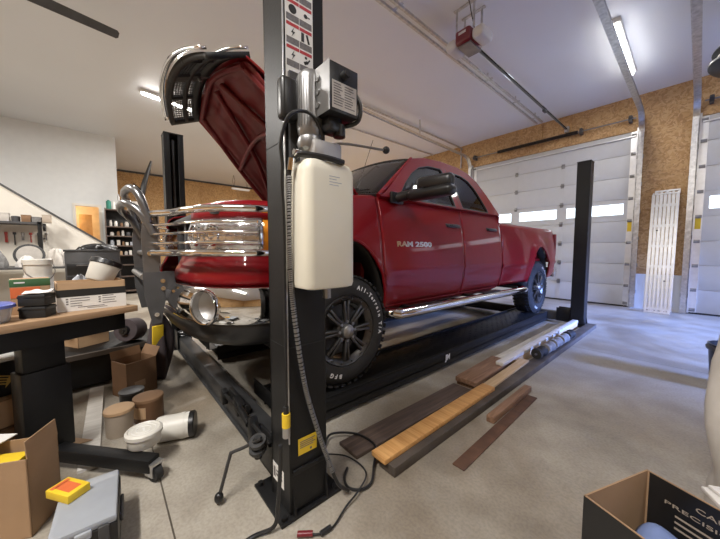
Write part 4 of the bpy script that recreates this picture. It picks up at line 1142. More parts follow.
board('plank', -1.262, -1.19, 2.86, 5.53, .084, .118, 'greywood', 'long whitewashed board with raw end, beside the black rubber rollers')
board('plank', -1.258, -1.194, 3.17, 5.52, .0, .083, 'pine', 'pine board underneath the long whitewashed board')
board('plank', -1.165, -1.08, 2.38, 3.25, .057, .077, 'pine', 'pale pine offcut on the steel beam by the board pile', rz=.03)
random.seed(5)
rollers = [(-1.072, 3.48, 'rubber', 'black rubber roller at the front end of the row on the steel beam'), (-1.068, 3.735, 'greycl', 'second rubber roller in the row on the steel beam'), (-1.066, 3.99, 'greycl', 'middle rubber roller in the row on the steel beam'), (-1.062, 4.245, 'greycl', 'fourth rubber roller in the row on the steel beam'), (-1.06, 4.50, 'rubber', 'black rubber roller at the far end of the row on the steel beam')]
for x, y, m, lab in rollers:
    t = thing('rubber_roller', lab, 'roller', (x, y, .057), .08, 'rubber rollers on the steel beam'); t.scale = (.82, .9, .82)
    B().lathe([(.018, -.10), (.062, -.10), (.068, -.09), (.068, -.055), (.045, -.02), (.045, .02), (.068, .055), (.068, .09), (.062, .10), (.018, .10), (.018, -.10)], (0, 0, .068), (.15, 1, 0), 22).build('roller_body', m, t)
    B().cyl((-.018, -.118, .068), (.018, .118, .068), .012, n=10).build('axle', 'steel', t)

# ================================================================ folding aluminium ramp leaning on the wall
a0 = math.atan2(8.31-7.98, 2.36); Lr = 2.38
t = thing('loading_ramp', 'silver aluminium loading ramp leaning against the wall between the garage doors', 'ramp', (-.49, 7.98, 0)); t.rotation_euler = (-a0, 0, R(.0))
b = B()
for i in range(7):
    x = -.165+i*.055
    b.bb((x-.0085, -.03, .03), (x+.0085, .0, Lr-.03)); b.bb((x-.0235, -.006, .05), (x+.0235, .0, Lr-.05)); b.bb((x-.0235, -.016, .05), (x-.0205, .0, Lr-.05)); b.bb((x+.0205, -.016, .05), (x+.0235, .0, Lr-.05))
b.build('side_rail', 'alu', t)
for z in (.10, .5, .9, 1.3, 1.7, 2.1):
    B().bb((-.17, .0, z-.025), (.17, .022, z+.025)).build('rung', 'alu', t)
b = B().holed([(-.178, -.034, .0), (.178, -.034, .0), (.178, -.034, .10), (-.178, -.034, .10)], [[(-.15+k*.08, -.034, .035), (-.10+k*.08, -.034, .035), (-.10+k*.08, -.034, .06), (-.15+k*.08, -.034, .06)] for k in range(4)], (0, .034, 0)); b.build('end_plate', 'alu', t)
b = B().holed([(-.15, -.034, Lr-.07), (.195, -.034, Lr-.07), (.195, -.034, Lr+.01), (-.15, -.034, Lr+.01)], [[(-.12+k*.08, -.034, Lr-.045), (-.07+k*.08, -.034, Lr-.045), (-.07+k*.08, -.034, Lr-.02), (-.12+k*.08, -.034, Lr-.02)] for k in range(4)], (0, .034, 0)); b.build('hook_plate', 'alu', t)
b = B().cyl((-.08, -.05, 1.6), (-.08, -.02, 1.6), .012, n=8).cyl((.07, -.05, .62), (.07, -.02, .62), .012, n=8); b.build('bolt', 'dgrey', t)

# ================================================================ round black reel under the ceiling, bin and sack at the edge
t = thing('hanging_hose_reel', 'round black hose reel hanging from the ceiling beside the second door track', 'reel', (.30, 5.9, 3.17))
B().lathe([(.0, -.10), (.30, -.10), (.34, -.085), (.345, -.06), (.325, -.05), (.26, -.045), (.26, .05), (.325, .055), (.345, .065), (.34, .09), (.30, .10), (0, .10)], (0, 0, .33), (.22, .12, 1), 44).build('drum', 'black', t)
B().lathe([(.262, -.04), (.295, -.03), (.298, 0), (.295, .03), (.262, .045)], (0, 0, .33), (.22, .12, 1), 44).build('hose', 'bag', t)
b = B().box((0, 0, .83), (.06, .06, .70)).box((0, 0, 1.17), (.2, .2, .018)).box((0, 0, .46), (.3, .06, .04), None, .008); b.build('bracket', 'black', t)
t = thing('waste_bin', 'black bin on the blue-lit floor behind the grey sack', 'bin', (.26, 4.05, 0))
B().lathe([(0, 0), (.145, 0), (.15, .01), (.172, .36), (.178, .365), (.178, .385), (.165, .385), (.14, .03), (0, .025)], n=36).build('body', 'black', t)
B().lathe([(.172, .33), (.186, .335), (.188, .36), (.178, .37)], n=36).build('rim', 'dgrey', t)
t = thing('grey_sack', 'tall grey fabric sack standing behind the black printed carton', 'sack', (.168, 2.12, 0))
b = B(); n = 30
def sk(u, v):
    a = 2*PI*u; z = .92*v; r = .115+.022*math.sin(a*3+z*7)*math.sin(PI*v)+.015*math.sin(z*11+a)-.045*max(0, v-.75)/.25-.02*max(0, .1-v)*10
    return (r*math.cos(a)+.02*math.sin(z*4), r*math.sin(a), z)
b.grid(36, 40, sk); b.lathe([(0, .93), (.05, .925), (.078, .90)], (.02*math.sin(3.7), 0, 0)); b.lathe([(0, 0.001), (.09, .001)]); b.build('sack_body', 'bag', t, smooth=80)
b = B().tube([(.06, 0, .88), (.03, .05, .94), (-.02, .03, .96), (-.05, 0, .90)], .012, 8); b.build('tied_neck', 'bag', t)
tag(B().box((0, 0, .008), (.09, .10, .016), None, .005).box((.01, .01, .02), (.07, .08, .012), (0, .1, .2), .004).build('folded_rag', 'paper', loc=(.105, 1.545, .352), rz=.5), 'white folded rag laid on the rim of the black printed carton', 'rag')

# black printed carton (open) at the bottom edge
A_ = V((-.224, 1.229)); ang = math.atan2(.93, .36)
cl, cw, ch = .36, .52, .35; th = .006
t = thing('printed_carton', 'open black printed carton holding blue cloth on the concrete floor', 'box', (A_.x, A_.y, 0), ang)
# local x runs A->B, local -y runs along the long rims
b = B().bb((0, -cw, 0), (cl, 0, .006)); b.bb((0, -.005, 0), (cl, 0, ch)); b.bb((0, -cw, 0), (cl, -cw+.005, ch)); b.bb((.0005, -cw, 0), (.0055, 0, ch)); b.bb((cl-.0055, -cw, 0), (cl-.0005, 0, ch)); b.build('carton_body', 'card', t)
b = B().bb((-.0015, -cw, .002), (0, 0, ch-.002)).bb((cl-.0075, -cw+.006, .02), (cl-.006, -.012, ch-.002)); b.build('black_print', 'black', t)
b = B()
fm = frame((cl-.0077, -.07, ch-.055), (0, -1, 0), (0, 0, 1))
add_text(b, 'CAUTION', .024, frame((cl-.0077, -.14, ch-.05), (0, -1, 0), (0, 0, 1)), .17)
add_text(b, 'PRECISION', .019, frame((cl-.0077, -.06, ch-.085), (0, -1, 0), (0, 0, 1)), .20)
for i in range(3): b.bb((cl-.0082, -.34+i*.03, ch-.115-i*.022), (cl-.0076, -.09, ch-.108-i*.022))
b.build('printed_text', 'buckett', t)
o = B(); 
def bc(u, v):
    x = .03+.29*u; y = -.47+.42*v; return (x, y, .13+.03*math.sin(u*7+v*3)+.02*math.sin(v*11-u*4)-.11*(abs(2*u-1)**6+abs(2*v-1)**6)*.5)
o.grid(28, 28, bc); tag(o.build('blue_cloth', 'bluecloth', loc=(A_.x, A_.y, .085), rz=ang, solid=.01), 'blue cloth bundled inside the open black carton', 'cloth')

# ================================================================ workbench at the left and everything on it
P2 = V((-2.356, .155)); RZ = R(116.1)
ex_ = V((math.cos(RZ), math.sin(RZ))); ey_ = V((-math.sin(RZ), math.cos(RZ)))
def bp(x, y): return P2+ex_*x+ey_*y
bench = thing('workbench', 'black framed workbench with a plywood top crowded with boxes', 'workbench', (P2.x, P2.y, 0), RZ)
B().bb((-1.9, 0, .812), (0, .78, .85), .004).build('bench_top', 'benchwood', bench)
B().bb((-1.84, .09, .70), (-.03, .13, .812)).bb((-1.84, .64, .70), (-.03, .68, .812)).bb((-.08, .09, .72), (-.03, .68, .812)).build('apron', 'lift', bench)
for x in (-.40, -1.62):
    lg_ = B().bb((x-.085, .13, .5), (x+.085, .22, .812), .004).build('leg', 'lift', bench)
    B().bb((x-.10, .115, .09), (x+.10, .235, .56), .006).build('leg_sleeve', 'lift', lg_)
    b = B().box((x+.085, -.15, .085), (.07, .68, .07), (0, 0, .245), .006); ft = b.build('foot', 'lift', lg_)
    cxs = (x+.165, -.475)
    b = B().box((cxs[0], cxs[1], .095), (.06, .07, .012)).bb((cxs[0]-.028, cxs[1]-.03, .03), (cxs[0]-.022, cxs[1]+.03, .095)).bb((cxs[0]+.022, cxs[1]-.03, .03), (cxs[0]+.028, cxs[1]+.03, .095)); b.build('caster_fork', 'galv', lg_)
    B().cyl((cxs[0]-.018, cxs[1]-.01, .042), (cxs[0]+.018, cxs[1]-.01, .042), .042, n=22).build('caster_wheel', 'rubber', lg_)
B().bb((-1.62, .72, .30), (-.40, .76, .36)).build('stretcher', 'lift', bench)
BT = .851
def onb(name, label, cat_, x, y, z=BT, rz=0, group=None):
    p = bp(x, y); return thing(name, label, cat_, (p.x, p.y, z), RZ+rz, group)
def carton(t, w, d, h, mat='card', flaps=(), th=.005, open_=True):
    b = B().bb((-w/2, -d/2, 0), (w/2, d/2, .004)).bb((-w/2, -d/2, 0), (w/2, -d/2+th, h)).bb((-w/2, d/2-th, 0), (w/2, d/2, h)).bb((-w/2, -d/2, 0), (-w/2+th, d/2, h)).bb((w/2-th, -d/2, 0), (w/2, d/2, h))
    if not open_: b.bb((-w/2, -d/2, h-.004), (w/2, d/2, h))
    o = b.build('carton_body', mat, t)
    for k, (side_, ln, an) in enumerate(flaps):
        b = B()
        if side_ == 'f': b.box((0, -d/2-math.sin(an)*ln/2, h+math.cos(an)*ln/2), (w*.98, .004, ln), (an, 0, 0))
        if side_ == 'b': b.box((0, d/2+math.sin(an)*ln/2, h+math.cos(an)*ln/2), (w*.98, .004, ln), (-an, 0, 0))
        if side_ == 'r': b.box((w/2+math.sin(an)*ln/2, 0, h+math.cos(an)*ln/2), (.004, d*.98, ln), (0, an, 0))
        if side_ == 'l': b.box((-w/2-math.sin(an)*ln/2, 0, h+math.cos(an)*ln/2), (.004, d*.98, ln), (0, -an, 0))
        b.build('flap', mat, o)
    return o
def lines(bd, x0, x1, z0, n, gap, y, seed=1, h=.004):
    random.seed(seed)
    for i in range(n): bd.bb((x0, y-.0006, z0-i*gap-h), (x0+(x1-x0)*random.uniform(.55, 1), y, z0-i*gap))
# white and black printed box with a tan lid tray
t = onb('printed_box', 'white box with black band, printed list and open tan top, on the bench edge', 'box', -.150, .20, BT, -.33)
w, d, h = .305, .21, .165
carton(t, w, d, h, 'tan')
B().bb((-w/2-.001, -d/2-.002, 0), (w/2+.001, -d/2, .085)).bb((w/2, -d/2, 0), (w/2+.001, d/2, .085)).bb((-w/2-.001, -d/2, 0), (-w/2, d/2, .085)).build('white_panel', 'labelw', t)
B().bb((-w/2-.0015, -d/2-.0025, .083), (w/2+.0015, -d/2, .125)).bb((w/2, -d/2, .083), (w/2+.0015, d/2, .125)).bb((-w/2-.0015, -d/2, .083), (-w/2, d/2, .125)).build('black_band', 'matblack', t)
b = B(); lines(b, -.10, -.015, .074, 4, .014, -d/2-.0021, 2); lines(b, .04, .12, .078, 4, .014, -d/2-.0021, 3); lines(b, -.07, .11, .022, 1, .012, -d/2-.0021, 4); lines(b, -.03, .09, .013, 1, .012, -d/2-.0021, 9, .003)
for i in range(3): b.bb((-.118, -d/2-.0027, .066-i*.014), (-.108, -d/2-.002, .074-i*.014)); b.bb((.022, -d/2-.0027, .066-i*.014), (.032, -d/2-.002, .074-i*.014))
b.build('printed_list', 'inkgrey', t)
# white tub with black lid tilted in the tray
p = bp(-.105, .20); t = thing('lidded_tub', 'white tub with black lid tipped over in the tan box top', 'tub', (p.x, p.y, BT+.165)); t.rotation_euler = (R(8), R(-50), R(116-60))
t.rotation_euler = V((-.1, .25, .62)).to_track_quat('Z', 'Y').to_euler()
b = B().lathe([(0, -.01), (.062, -.01), (.068, 0), (.078, .10), (0, .10)], n=28); b.build('tub_body', 'bucketw', t)
B().lathe([(0, .132), (.070, .132), (.082, .126), (.086, .10), (.079, .095), (0, .095)], n=28).build('black_lid', 'black', t)
# two black boxes stacked
for k, (z, dz_, rz, lab) in enumerate(((BT, .062, .78, 'lower of two black boxes stacked on the bench edge'), (BT+.063, .060, .80, 'upper of two black boxes stacked on the bench edge, under loose paper'))):
    t = onb('black_box', lab, 'box', -.415, .125, z, -rz, 'black boxes stacked on the bench')
    B().box((0, 0, .029), (.105, .10, .058), None, .004).build('box_base', 'matblack', t)
    B().box((0, 0, .046), (.109, .104, .012), None, .003).build('box_lid', 'black', t)
t = onb('crumpled_paper', 'crumpled white paper on the upper black box', 'paper', -.41, .125, BT+.124, -.6)
B().grid(8, 6, lambda u, v: (-.05+.10*u, -.045+.09*v, .004+.012*abs(math.sin(u*5+v*3))*(v+.2))).build('sheet', 'paper', t, solid=.0015)
# green and orange carton behind
t = onb('small_carton', 'green and orange carton standing behind the black boxes', 'box', -.375, .31, BT, -.3); t.scale = (1, 1, 1.25)
B().box((0, 0, .0775), (.15, .09, .155), None, .004).build('carton_body', 'card', t)
B().box((0, 0, .137), (.153, .093, .034), None, .003).build('green_band', 'green', t)
B().box((-.02, -.0455, .095), (.11, .003, .045)).build('orange_band', 'orange', t)
b = B(); lines(b, -.06, -.0, .142, 1, .01, -.0472, 4, .006); b.build('printed_line', 'paper', t)
# white bucket
t = onb('plastic_bucket', 'white plastic bucket behind the green and orange carton', 'bucket', -.235, .60, BT); t.scale = (.66, .66, 1.35)
B().lathe([(0, 0), (.085, 0), (.088, .01), (.097, .19), (.106, .192), (.106, .215), (.098, .218), (.092, .21), (.08, .02), (0, .015)], n=32).build('bucket_body', 'bucketw', t)
B().tube([(-.108, 0, .20), (-.10, -.05, .15), (0, -.115, .115), (.10, -.05, .15), (.108, 0, .20)], .003, 6).build('wire_handle', 'steel', t)
B().lathe([(.0965, .06), (.1005, .06), (.1035, .14), (.0985, .14)], n=32).build('label', 'labelw', t)
# tan book-like carton
t = onb('paper_carton', 'white-topped tan carton at the far corner of the bench', 'box', -.53, .60, BT, .15); t.scale = (1, 1, 1.4)
B().box((0, 0, .10), (.17, .17, .20), None, .003).build('carton_body', 'tan', t)
B().box((0, 0, .203), (.174, .174, .008)).box((-.0865, -.04, .13), (.002, .05, .1)).build('white_top', 'labelw', t)
# blue lidded tub
t = onb('storage_tub', 'clear storage tub with a blue lid on the bench corner', 'tub', -.60, .145, BT); t.scale = (.8, .8, .9)
B().lathe([(0, 0), (.10, 0), (.11, .01), (.125, .085), (.118, .085), (.10, .012), (0, .01)], n=36).build('tub_body', 'haze', t)
B().lathe([(0, .105), (.12, .103), (.135, .095), (.138, .08), (.128, .078), (.12, .09), (0, .092)], n=36).build('blue_lid', 'blue', t)
t = onb('plastic_sheet', 'clear milky plastic wrap behind the blue-lidded tub', 'wrap', -.66, .37, BT)
B().grid(16, 10, lambda u, v: (-.17+.34*u, -.04+.10*v+.02*math.sin(u*9), .02+.15*math.sin(PI*v*.6)*(.7+.3*math.sin(u*6)))).build('wrap', 'haze', t, solid=.002)
t = onb('plastic_bag', 'bluish plastic bag slumped behind the white and black box', 'bag', -.13, .48, BT)
def bagf(u, v):
    a = 2*PI*u; r = .72*(.10+.025*math.sin(a*3+1)+.015*math.sin(a*5))*math.sin(PI*min(.98, .12+v*.88))**.6; return (r*math.cos(a)*1.25+.05*v, r*math.sin(a), .16*v+.03*math.sin(a*2)*v)
B().grid(28, 14, bagf).build('bag_body', 'haze', t, smooth=60, solid=.002)

# ---- under and below the bench
t = onb('emblem_case', 'black case with a gold eagle emblem under the bench', 'case', -.405, .58, .36, .06)
B().box((0, 0, .10), (.42, .2, .20), None, .012).build('case_body', 'black', t)
b = B(); y = -.1012
b.prism([(.05, y, .05), (.04, y, .10), (.015, y, .125), (-.0, y, .105), (-.015, y, .125), (-.04, y, .10), (-.05, y, .05), (-.02, y, .085), (0, y, .04), (.02, y, .085)], (0, .001, 0))
for s in (1, -1):
    for i in range(4): b.box((s*(.045+i*.004), y+.0005, .118-i*.014), (.06-.008*i, .001, .007), (0, -s*.35, 0))
b.build('gold_emblem', 'gold', t)
B().box((0, 0, .207), (.40, .19, .012)).build('white_lid', 'labelw', t)
t = onb('carton', 'closed tan carton under the black emblem case', 'box', -.45, .56, .20, .03); carton(t, .42, .27, .155, 'card', open_=False)
t = onb('carton', 'dark cardboard box on the floor underneath the closed tan carton', 'box', -.45, .55, .0, .0); carton(t, .45, .30, .195, 'carddk', open_=False)
# open carton at the bottom corner with papers
t = thing('open_carton', 'open cardboard box with torn flap full of papers in front of the bench leg', 'box', (-1.931, -.39, 0), R(65))
o = carton(t, .34, .18, .34, 'card', [('r', .075, -.08)])
tag(B().box((0, 0, .0), (.24, .28, .005), (0, .05, .2)).box((.0, .02, .008), (.22, .29, .005), (.03, 0, -.1)).build('paper_sheets', 'paper', loc=(-2.07, -.50, .47), rz=R(30)), 'white paper sheets on the carton stack by the bench leg', 'paper') if False else None
tag(B().box((0, 0, .12), (.24, .14, .24), None, .01).build('booklet_stack', 'paper', loc=(-1.931, -.39, .008), rz=R(65)), 'stack of pale booklets inside the open cardboard box', 'booklets')
tag(B().box((0, 0, .012), (.21, .10, .024), None, .003).build('folder', 'green', loc=(-1.91, -.37, .252), rz=R(66)), 'green folder on the booklets inside the open cardboard box', 'folder')
tag(B().box((0, 0, .012), (.22, .09, .024), None, .003).build('folder', 'yellow', loc=(-1.945, -.40, .2775), rz=R(63)), 'yellow folder on the booklets inside the open cardboard box', 'folder')
tag(B().box((0, 0, .003), (.22, .20, .006), (0, 0, .0)).box((.02, .01, .009), (.20, .21, .005), (0, 0, -.2)).build('paper_sheets', 'paper', loc=(-2.01, -.50, .3425), rz=R(65)), 'white paper sheets lying across the rim of the open cardboard box', 'paper')
# parts organiser with yellow box on top
t = thing('parts_organizer', 'clear lidded parts organizer case lying below the yellow carton', 'case', (-1.575, -.09, 0), R(-3)); t.scale = (.95, .95, 1)
B().box((0, 0, .09), (.33, .21, .15), None, .012).build('case_base', 'black', t)
B().box((0, 0, .178), (.32, .20, .03), None, .01).build('clear_lid', 'haze', t)
b = B().box((.168, -.06, .14), (.012, .035, .07), None, .004).box((.168, .06, .14), (.012, .035, .07), None, .004).box((.02, .112, .12), (.14, .014, .03), None, .006); b.build('latch', 'dgrey', t)
B().box((.168, 0, .165), (.014, .05, .03), None, .006).build('handle', 'haze', t)
t = thing('yellow_carton', 'small yellow carton lying on the clear organizer case', 'box', (-1.668, -.15, .194), R(35)); t.scale = (.9, .9, .9)
B().box((0, 0, .018), (.138, .088, .036), None, .002).build('carton_body', 'yellow', t)
b = B(); b.box((0, .0, .0364), (.09, .05, .0006)).box((-.05, 0, .0364), (.02, .07, .0006)); b.build('printed_panel', 'orange', t)
# ---- cans and boxes on the floor past the bench
t = thing('paint_pail', 'tan paper pail with flat lid on the floor beside the pale floor plank', 'pail', (-2.45, .035, 0)); t.scale = (.85, .85, .85)
B().lathe([(0, 0), (.082, 0), (.084, .006), (.092, .185), (0, .185)], n=32).build('pail_body', 'buckett', t)
B().lathe([(0, .205), (.088, .205), (.096, .20), (.098, .18), (.092, .178)], n=32).build('pail_lid', 'tan', t)
t = thing('paint_can', 'brown lidded can with pale label between the tan pail and cardboard box', 'can', (-2.54, .20, 0)); t.scale = (.92, .92, .92)
B().lathe([(0, 0), (.095, 0), (.098, .006), (.098, .165), (.09, .172), (0, .172)], n=32).build('can_body', 'bucketb', t)
B().lathe([(0, .182), (.088, .182), (.099, .178), (.101, .160), (.098, .158)], n=32).build('can_lid', 'carddk', t)
b = B(); 
for i in range(7):
    a = R(-75+i*9); b.box((.0985*math.cos(a), .0985*math.sin(a), .085), (.002, .0165, .085), (0, 0, a))
b.build('can_label', 'tan', t)
t = thing('small_black_can', 'small black can behind the brown lidded can', 'can', (-2.80, .12, 0))
B().lathe([(0, 0), (.075, 0), (.075, .13), (.07, .135), (0, .13)], n=28).build('can_body', 'black', t)
B().lathe([(0, .142), (.07, .142), (.08, .138), (.08, .125), (.075, .124)], n=28).build('can_lid', 'dgrey', t)
t = thing('white_jug', 'white tub with black base lying on its side behind the round white tub', 'tub', (-2.14, .315, .078)); t.rotation_euler = V((.35, .9, .02)).to_track_quat('Z', 'Y').to_euler()
B().lathe([(0, -.12), (.062, -.12), (.072, -.11), (.076, -.09), (.076, .075), (.072, .08), (0, .08)], n=32).build('tub_body', 'bucketw', t)
B().lathe([(.074, .02), (.0785, .02), (.0785, .045), (.074, .045)], n=32).build('lid_ring', 'bucketw', t)
B().lathe([(0, .10), (.072, .10), (.078, .094), (.079, .07), (.075, .068)], n=32).build('black_base', 'black', t)
b = B()
for i, w_ in enumerate((.09, .06)): b.box((0.0765*math.sin(.5-i*.35), -.0765*math.cos(.5-i*.35), -.02), (.012, .002, w_), (0, 0, .5-i*.35))
b.build('printed_text', 'inkgrey', t)
t = thing('round_tub', 'round white tub with embossed lid standing on the bench foot', 'tub', (-1.985, .13, .125))
B().lathe([(0, 0), (.072, 0), (.078, .008), (.08, .055), (.088, .06), (.088, .078), (.083, .084), (.075, .087), (.07, .082), (0, .080)], n=36).build('tub_body', 'bucketw', t)
b = B(); 
for r_ in (.035, .055): b.lathe([(r_-.003, .080), (r_, .0835), (r_+.003, .080)], n=30)
b.box((0, 0, .081), (.04, .01, .003)); b.build('embossed_lid', 'labelw', t)
t = thing('cardboard_box', 'open brown cardboard box on the floor under the truck bumper', 'box', (-3.10, .16, 0), R(25))
o = carton(t, .21, .23, .29, 'carddk', [('l', .07, .3), ('b', .08, .5)])
B().box((.1062, -.02, .10), (.002, .08, .05)).build('paper_label', 'card', o)
t = thing('dark_roll', 'grey-purple roll with dark hub on the trolley behind the brown box', 'roll', (-3.52, .17, .347)); t.scale = (.8, .8, .8); 
B().lathe([(.05, -.10), (.125, -.10), (.13, -.09), (.13, .09), (.125, .10), (.05, .10), (.05, -.10)], (0, 0, .13), (.8, -.55, .15), 30).build('roll_body', 'purple', t)
B().cyl((-.10, .07, .115), (.12, -.08, .15), .045, n=18).cyl((.10, -.07, .145), (.13, -.09, .15), .02, n=12).build('hub', 'black', t)
t = thing('low_trolley', 'low dark steel trolley on the floor behind the bench', 'trolley', (-3.72, -.12, 0), R(10))
B().box((0, 0, .32), (.7, 1.0, .03), None, .005).build('deck', 'lift', t)
B().bb((-.32, -.47, .04), (.32, .47, .29), .01).build('drawer_box', 'lift', t)
for sx in (-.3, .3):
    for sy in (-.45, .45): B().bb((sx-.02, sy-.02, .0), (sx+.02, sy+.02, .04)).build('leg', 'lift', t)
B().box((.36, 0, .315), (.03, 1.02, .04)).build('rail', 'darksteel', t)
t = thing('torn_carton', 'small tan carton with open flaps on the low trolley', 'box', (-3.72, -.16, .337), R(30)); carton(t, .26, .24, .17, 'tan', [('f', .11, 1.2), ('r', .1, .9), ('l', .1, 1.1)])
t = thing('brown_box', 'dark brown box with pale edge on the trolley beside the roll', 'box', (-3.62, .42, .337), R(20)) if False else None
tag(B().box((0, 0, .008), (1.25, .09, .016)).build('plank', 'greywood', loc=(-2.76, -.10, 0), rz=R(-1)), 'pale narrow plank lying on the floor beside the tan pail', 'board')
tag(B().prism([(-.1, -.06, 0), (.1, -.03, 0), (-.02, .07, 0)], (0, 0, .003)).build('cardboard_scrap', 'tan', loc=(-2.48, -.19, .017), rz=R(80)), 'triangular cardboard scrap lying by the bench leg', 'scrap')
tag(B().cyl((0, -.6, .03), (0, .45, .03), .018, n=10).box((0, .45, .02), (.06, .06, .04), None, .006).build('steel_bar', 'steel', loc=(-3.30, -.33, 0), rz=R(-50)), 'round steel bar lying on the floor by the low trolley', 'bar') if False else None
t = thing('crumpled_bag', 'yellow and purple crumpled bag hanging off the trolley beneath the grille guard', 'bag', (-3.29, .365, 0))
def cb_(u, v):
    a = 2*PI*u; r = (.09+.02*math.sin(a*3+v*5)+.015*math.sin(a*5))*math.sin(PI*(.08+.86*v))**.5; return (r*math.cos(a), r*math.sin(a), .60*v)
B().grid(26, 16, cb_).build('bag_body', 'purple', t, smooth=60, solid=.003)
B().box((.08, -.02, .42), (.02, .09, .20), (0, .1, .3), .005).build('yellow_print', 'yellow', t)

# ================================================================ far corner: shelf, bookcase, toolbox, clutter
t = thing('side_table', 'long dark table carrying grey clutter below the sloped stair wall', 'table', (-8.9, -1.6, 0))
B().bb((-.5, -2.2, .84), (.5, 1.35, .88)).build('table_top', 'dgrey', t)
for x in (-.45, .45):
    for y in (-2.1, 1.25): B().bb((x-.03, y-.03, 0), (x+.03, y+.03, .84)).build('leg', 'lift', t)
t = thing('wall_shelf', 'dark wall shelf with bracket holding red tin and small boxes', 'shelf', (-9.2, -1.6, 1.74))
B().bb((-.28, -1.2, 0), (.22, .66, .04)).build('shelf_board', 'dgrey', t)
B().bb((.17, .60, -.85), (.22, .66, .05)).bb((-.28, .61, -.3), (.2, .65, -.26)).build('bracket', 'lift', t)
B().cyl((.2, .68, -.06), (.2, .72, -.06), .08, n=18).build('bracket_cap', 'lift', t)
random.seed(11)
lab = ['red tin at the end of the wall shelf', 'grey carton beside the red tin on wall shelf', 'flat pale box on the wall shelf', 'small dark tin on the wall shelf', 'brown packet on the wall shelf', 'grey packet near the bracket on wall shelf', 'pale carton above the bracket on wall shelf']
yy = -1.74
for i, (l, m) in enumerate(zip(lab, ['red', 'ltgrey', 'bag', 'dgrey', 'carddk', 'greycl', 'buckett'])):
    w = .13; h = (.22, .26, .16, .12, .14, .11, .16)[i]
    b = B()
    if i in (0, 3): b.lathe([(0, 0), (.062, 0), (.064, h*.9), (.05, h*.95), (0, h)], n=18)
    else: b.box((0, 0, h/2), (.15, w, h), None, .006).box((0, 0, h*.98), (.155, w*1.03, h*.1))
    tag(b.build('shelf_box' if i not in (0, 3) else 'tin', m, loc=(-9.12, yy, 1.781)), l, 'box' if i not in (0, 3) else 'tin'); yy += .145
# grey clutter heaps
def lump(name, label, cat_, loc, sx, sy, sz, mat, seed):
    random.seed(seed); ph = [random.uniform(0, 6) for _ in range(6)]
    def f(u, v):
        a = 2*PI*u; t_ = PI/2*v; k = 1+.16*math.sin(3*a+ph[0])*math.cos(t_)+.12*math.sin(5*a+ph[1]+4*v)+.08*math.sin(9*a+ph[2]-6*v)
        return (sx*k*math.cos(a)*math.cos(t_), sy*k*math.sin(a)*math.cos(t_), sz*(math.sin(t_)*(1+.15*math.sin(4*a+ph[3])*math.cos(t_))))
    return tag(B().grid(40, 14, f).build(name, mat, loc=loc, smooth=60), label, cat_)
lump('grey_jacket', 'pale grey crumpled jacket heaped on the dark side table', 'jacket', (-8.7, -.72, .881), .22, .17, .36, 'bag', 1)
lump('grey_tarp', 'mid grey crumpled tarp on the side table beside the jacket', 'tarp', (-8.70, -1.55, .881), .2, .17, .34, 'greycl', 2)
lump('dark_bag', 'dark bag on the side table beneath the stair cap end', 'bag', (-8.65, -.36, .881), .18, .11, .40, 'black', 3)
lump('blue_bag', 'blue bag slumped at the end of the side table', 'bag', (-8.62, -2.15, .881), .25, .25, .46, 'bluecloth', 4)
t = thing('round_mirror_frame', 'dark ring leaning among the grey clutter on the side table', 'ring', (-8.95, -1.13, .881)); t.scale = (1, .8, .8)
B().lathe([(.23, -.03), (.28, -.03), (.28, .03), (.23, .03), (.23, -.03)], (0, 0, .28), (1, 0, .12), 36).build('ring', 'black', t)
B().cyl((-.02, 0, .28), (.02, 0, .282), .232, n=36).build('pale_disc', 'bag', t)
t = thing('tool_chest', 'long charcoal tool chest standing in front of the stair wall', 'tool chest', (-6.6, -.12, 0))
B().bb((-.25, -.33, .08), (.25, .33, 1.18), .015).build('chest_body', 'dgrey', t)
for i, z in enumerate((.14, .40, .62, .82)): 
    dr = B().bb((.25, -.31, z), (.262, .31, z+(.24 if i == 0 else .18)), .004).build('drawer', 'black', t)
    B().bb((.262, -.2, z+.14), (.275, .2, z+.155)).build('handle', 'steel', dr)
B().bb((-.26, -.34, 1.18), (.26, .34, 1.215), .008).build('chest_lid', 'dgrey', t)
for x in (-.2, .2):
    for y in (-.28, .28): B().cyl((x-.015, y, .04), (x+.015, y, .04), .04, n=14).build('caster', 'rubber', t)
lump('black_bag', 'black bag lying on the charcoal tool chest', 'bag', (-6.6, -.05, 1.216), .15, .22, .10, 'black', 6)
lump('pale_bag', 'small pale bag in front of the dark ring on the side table', 'bag', (-8.52, -1.12, .881), .13, .14, .22, 'ltgrey', 8)
for i in range(7):
    o_ = ('first', 'second', 'third', 'fourth', 'fifth', 'sixth', 'seventh')[i]; h = .16+.05*((i*7) % 3); y = -1.62+i*.115
    b = B().box((0, 0, h/2), (.012, .02+.02*(i % 2), h), None, .003).box((0, 0, h-.02), (.014, .05, .05), None, .008).cyl((-.03, 0, h-.01), (.012, 0, h-.01), .006, n=8)
    tag(b.build('hanging_hand_tool', ('steel', 'red', 'dgrey')[i % 3], loc=(XH+.031, y, 1.58-h)), 'hand tool hanging under the wall shelf, %s of the row from the red tin end' % o_, 'tool')
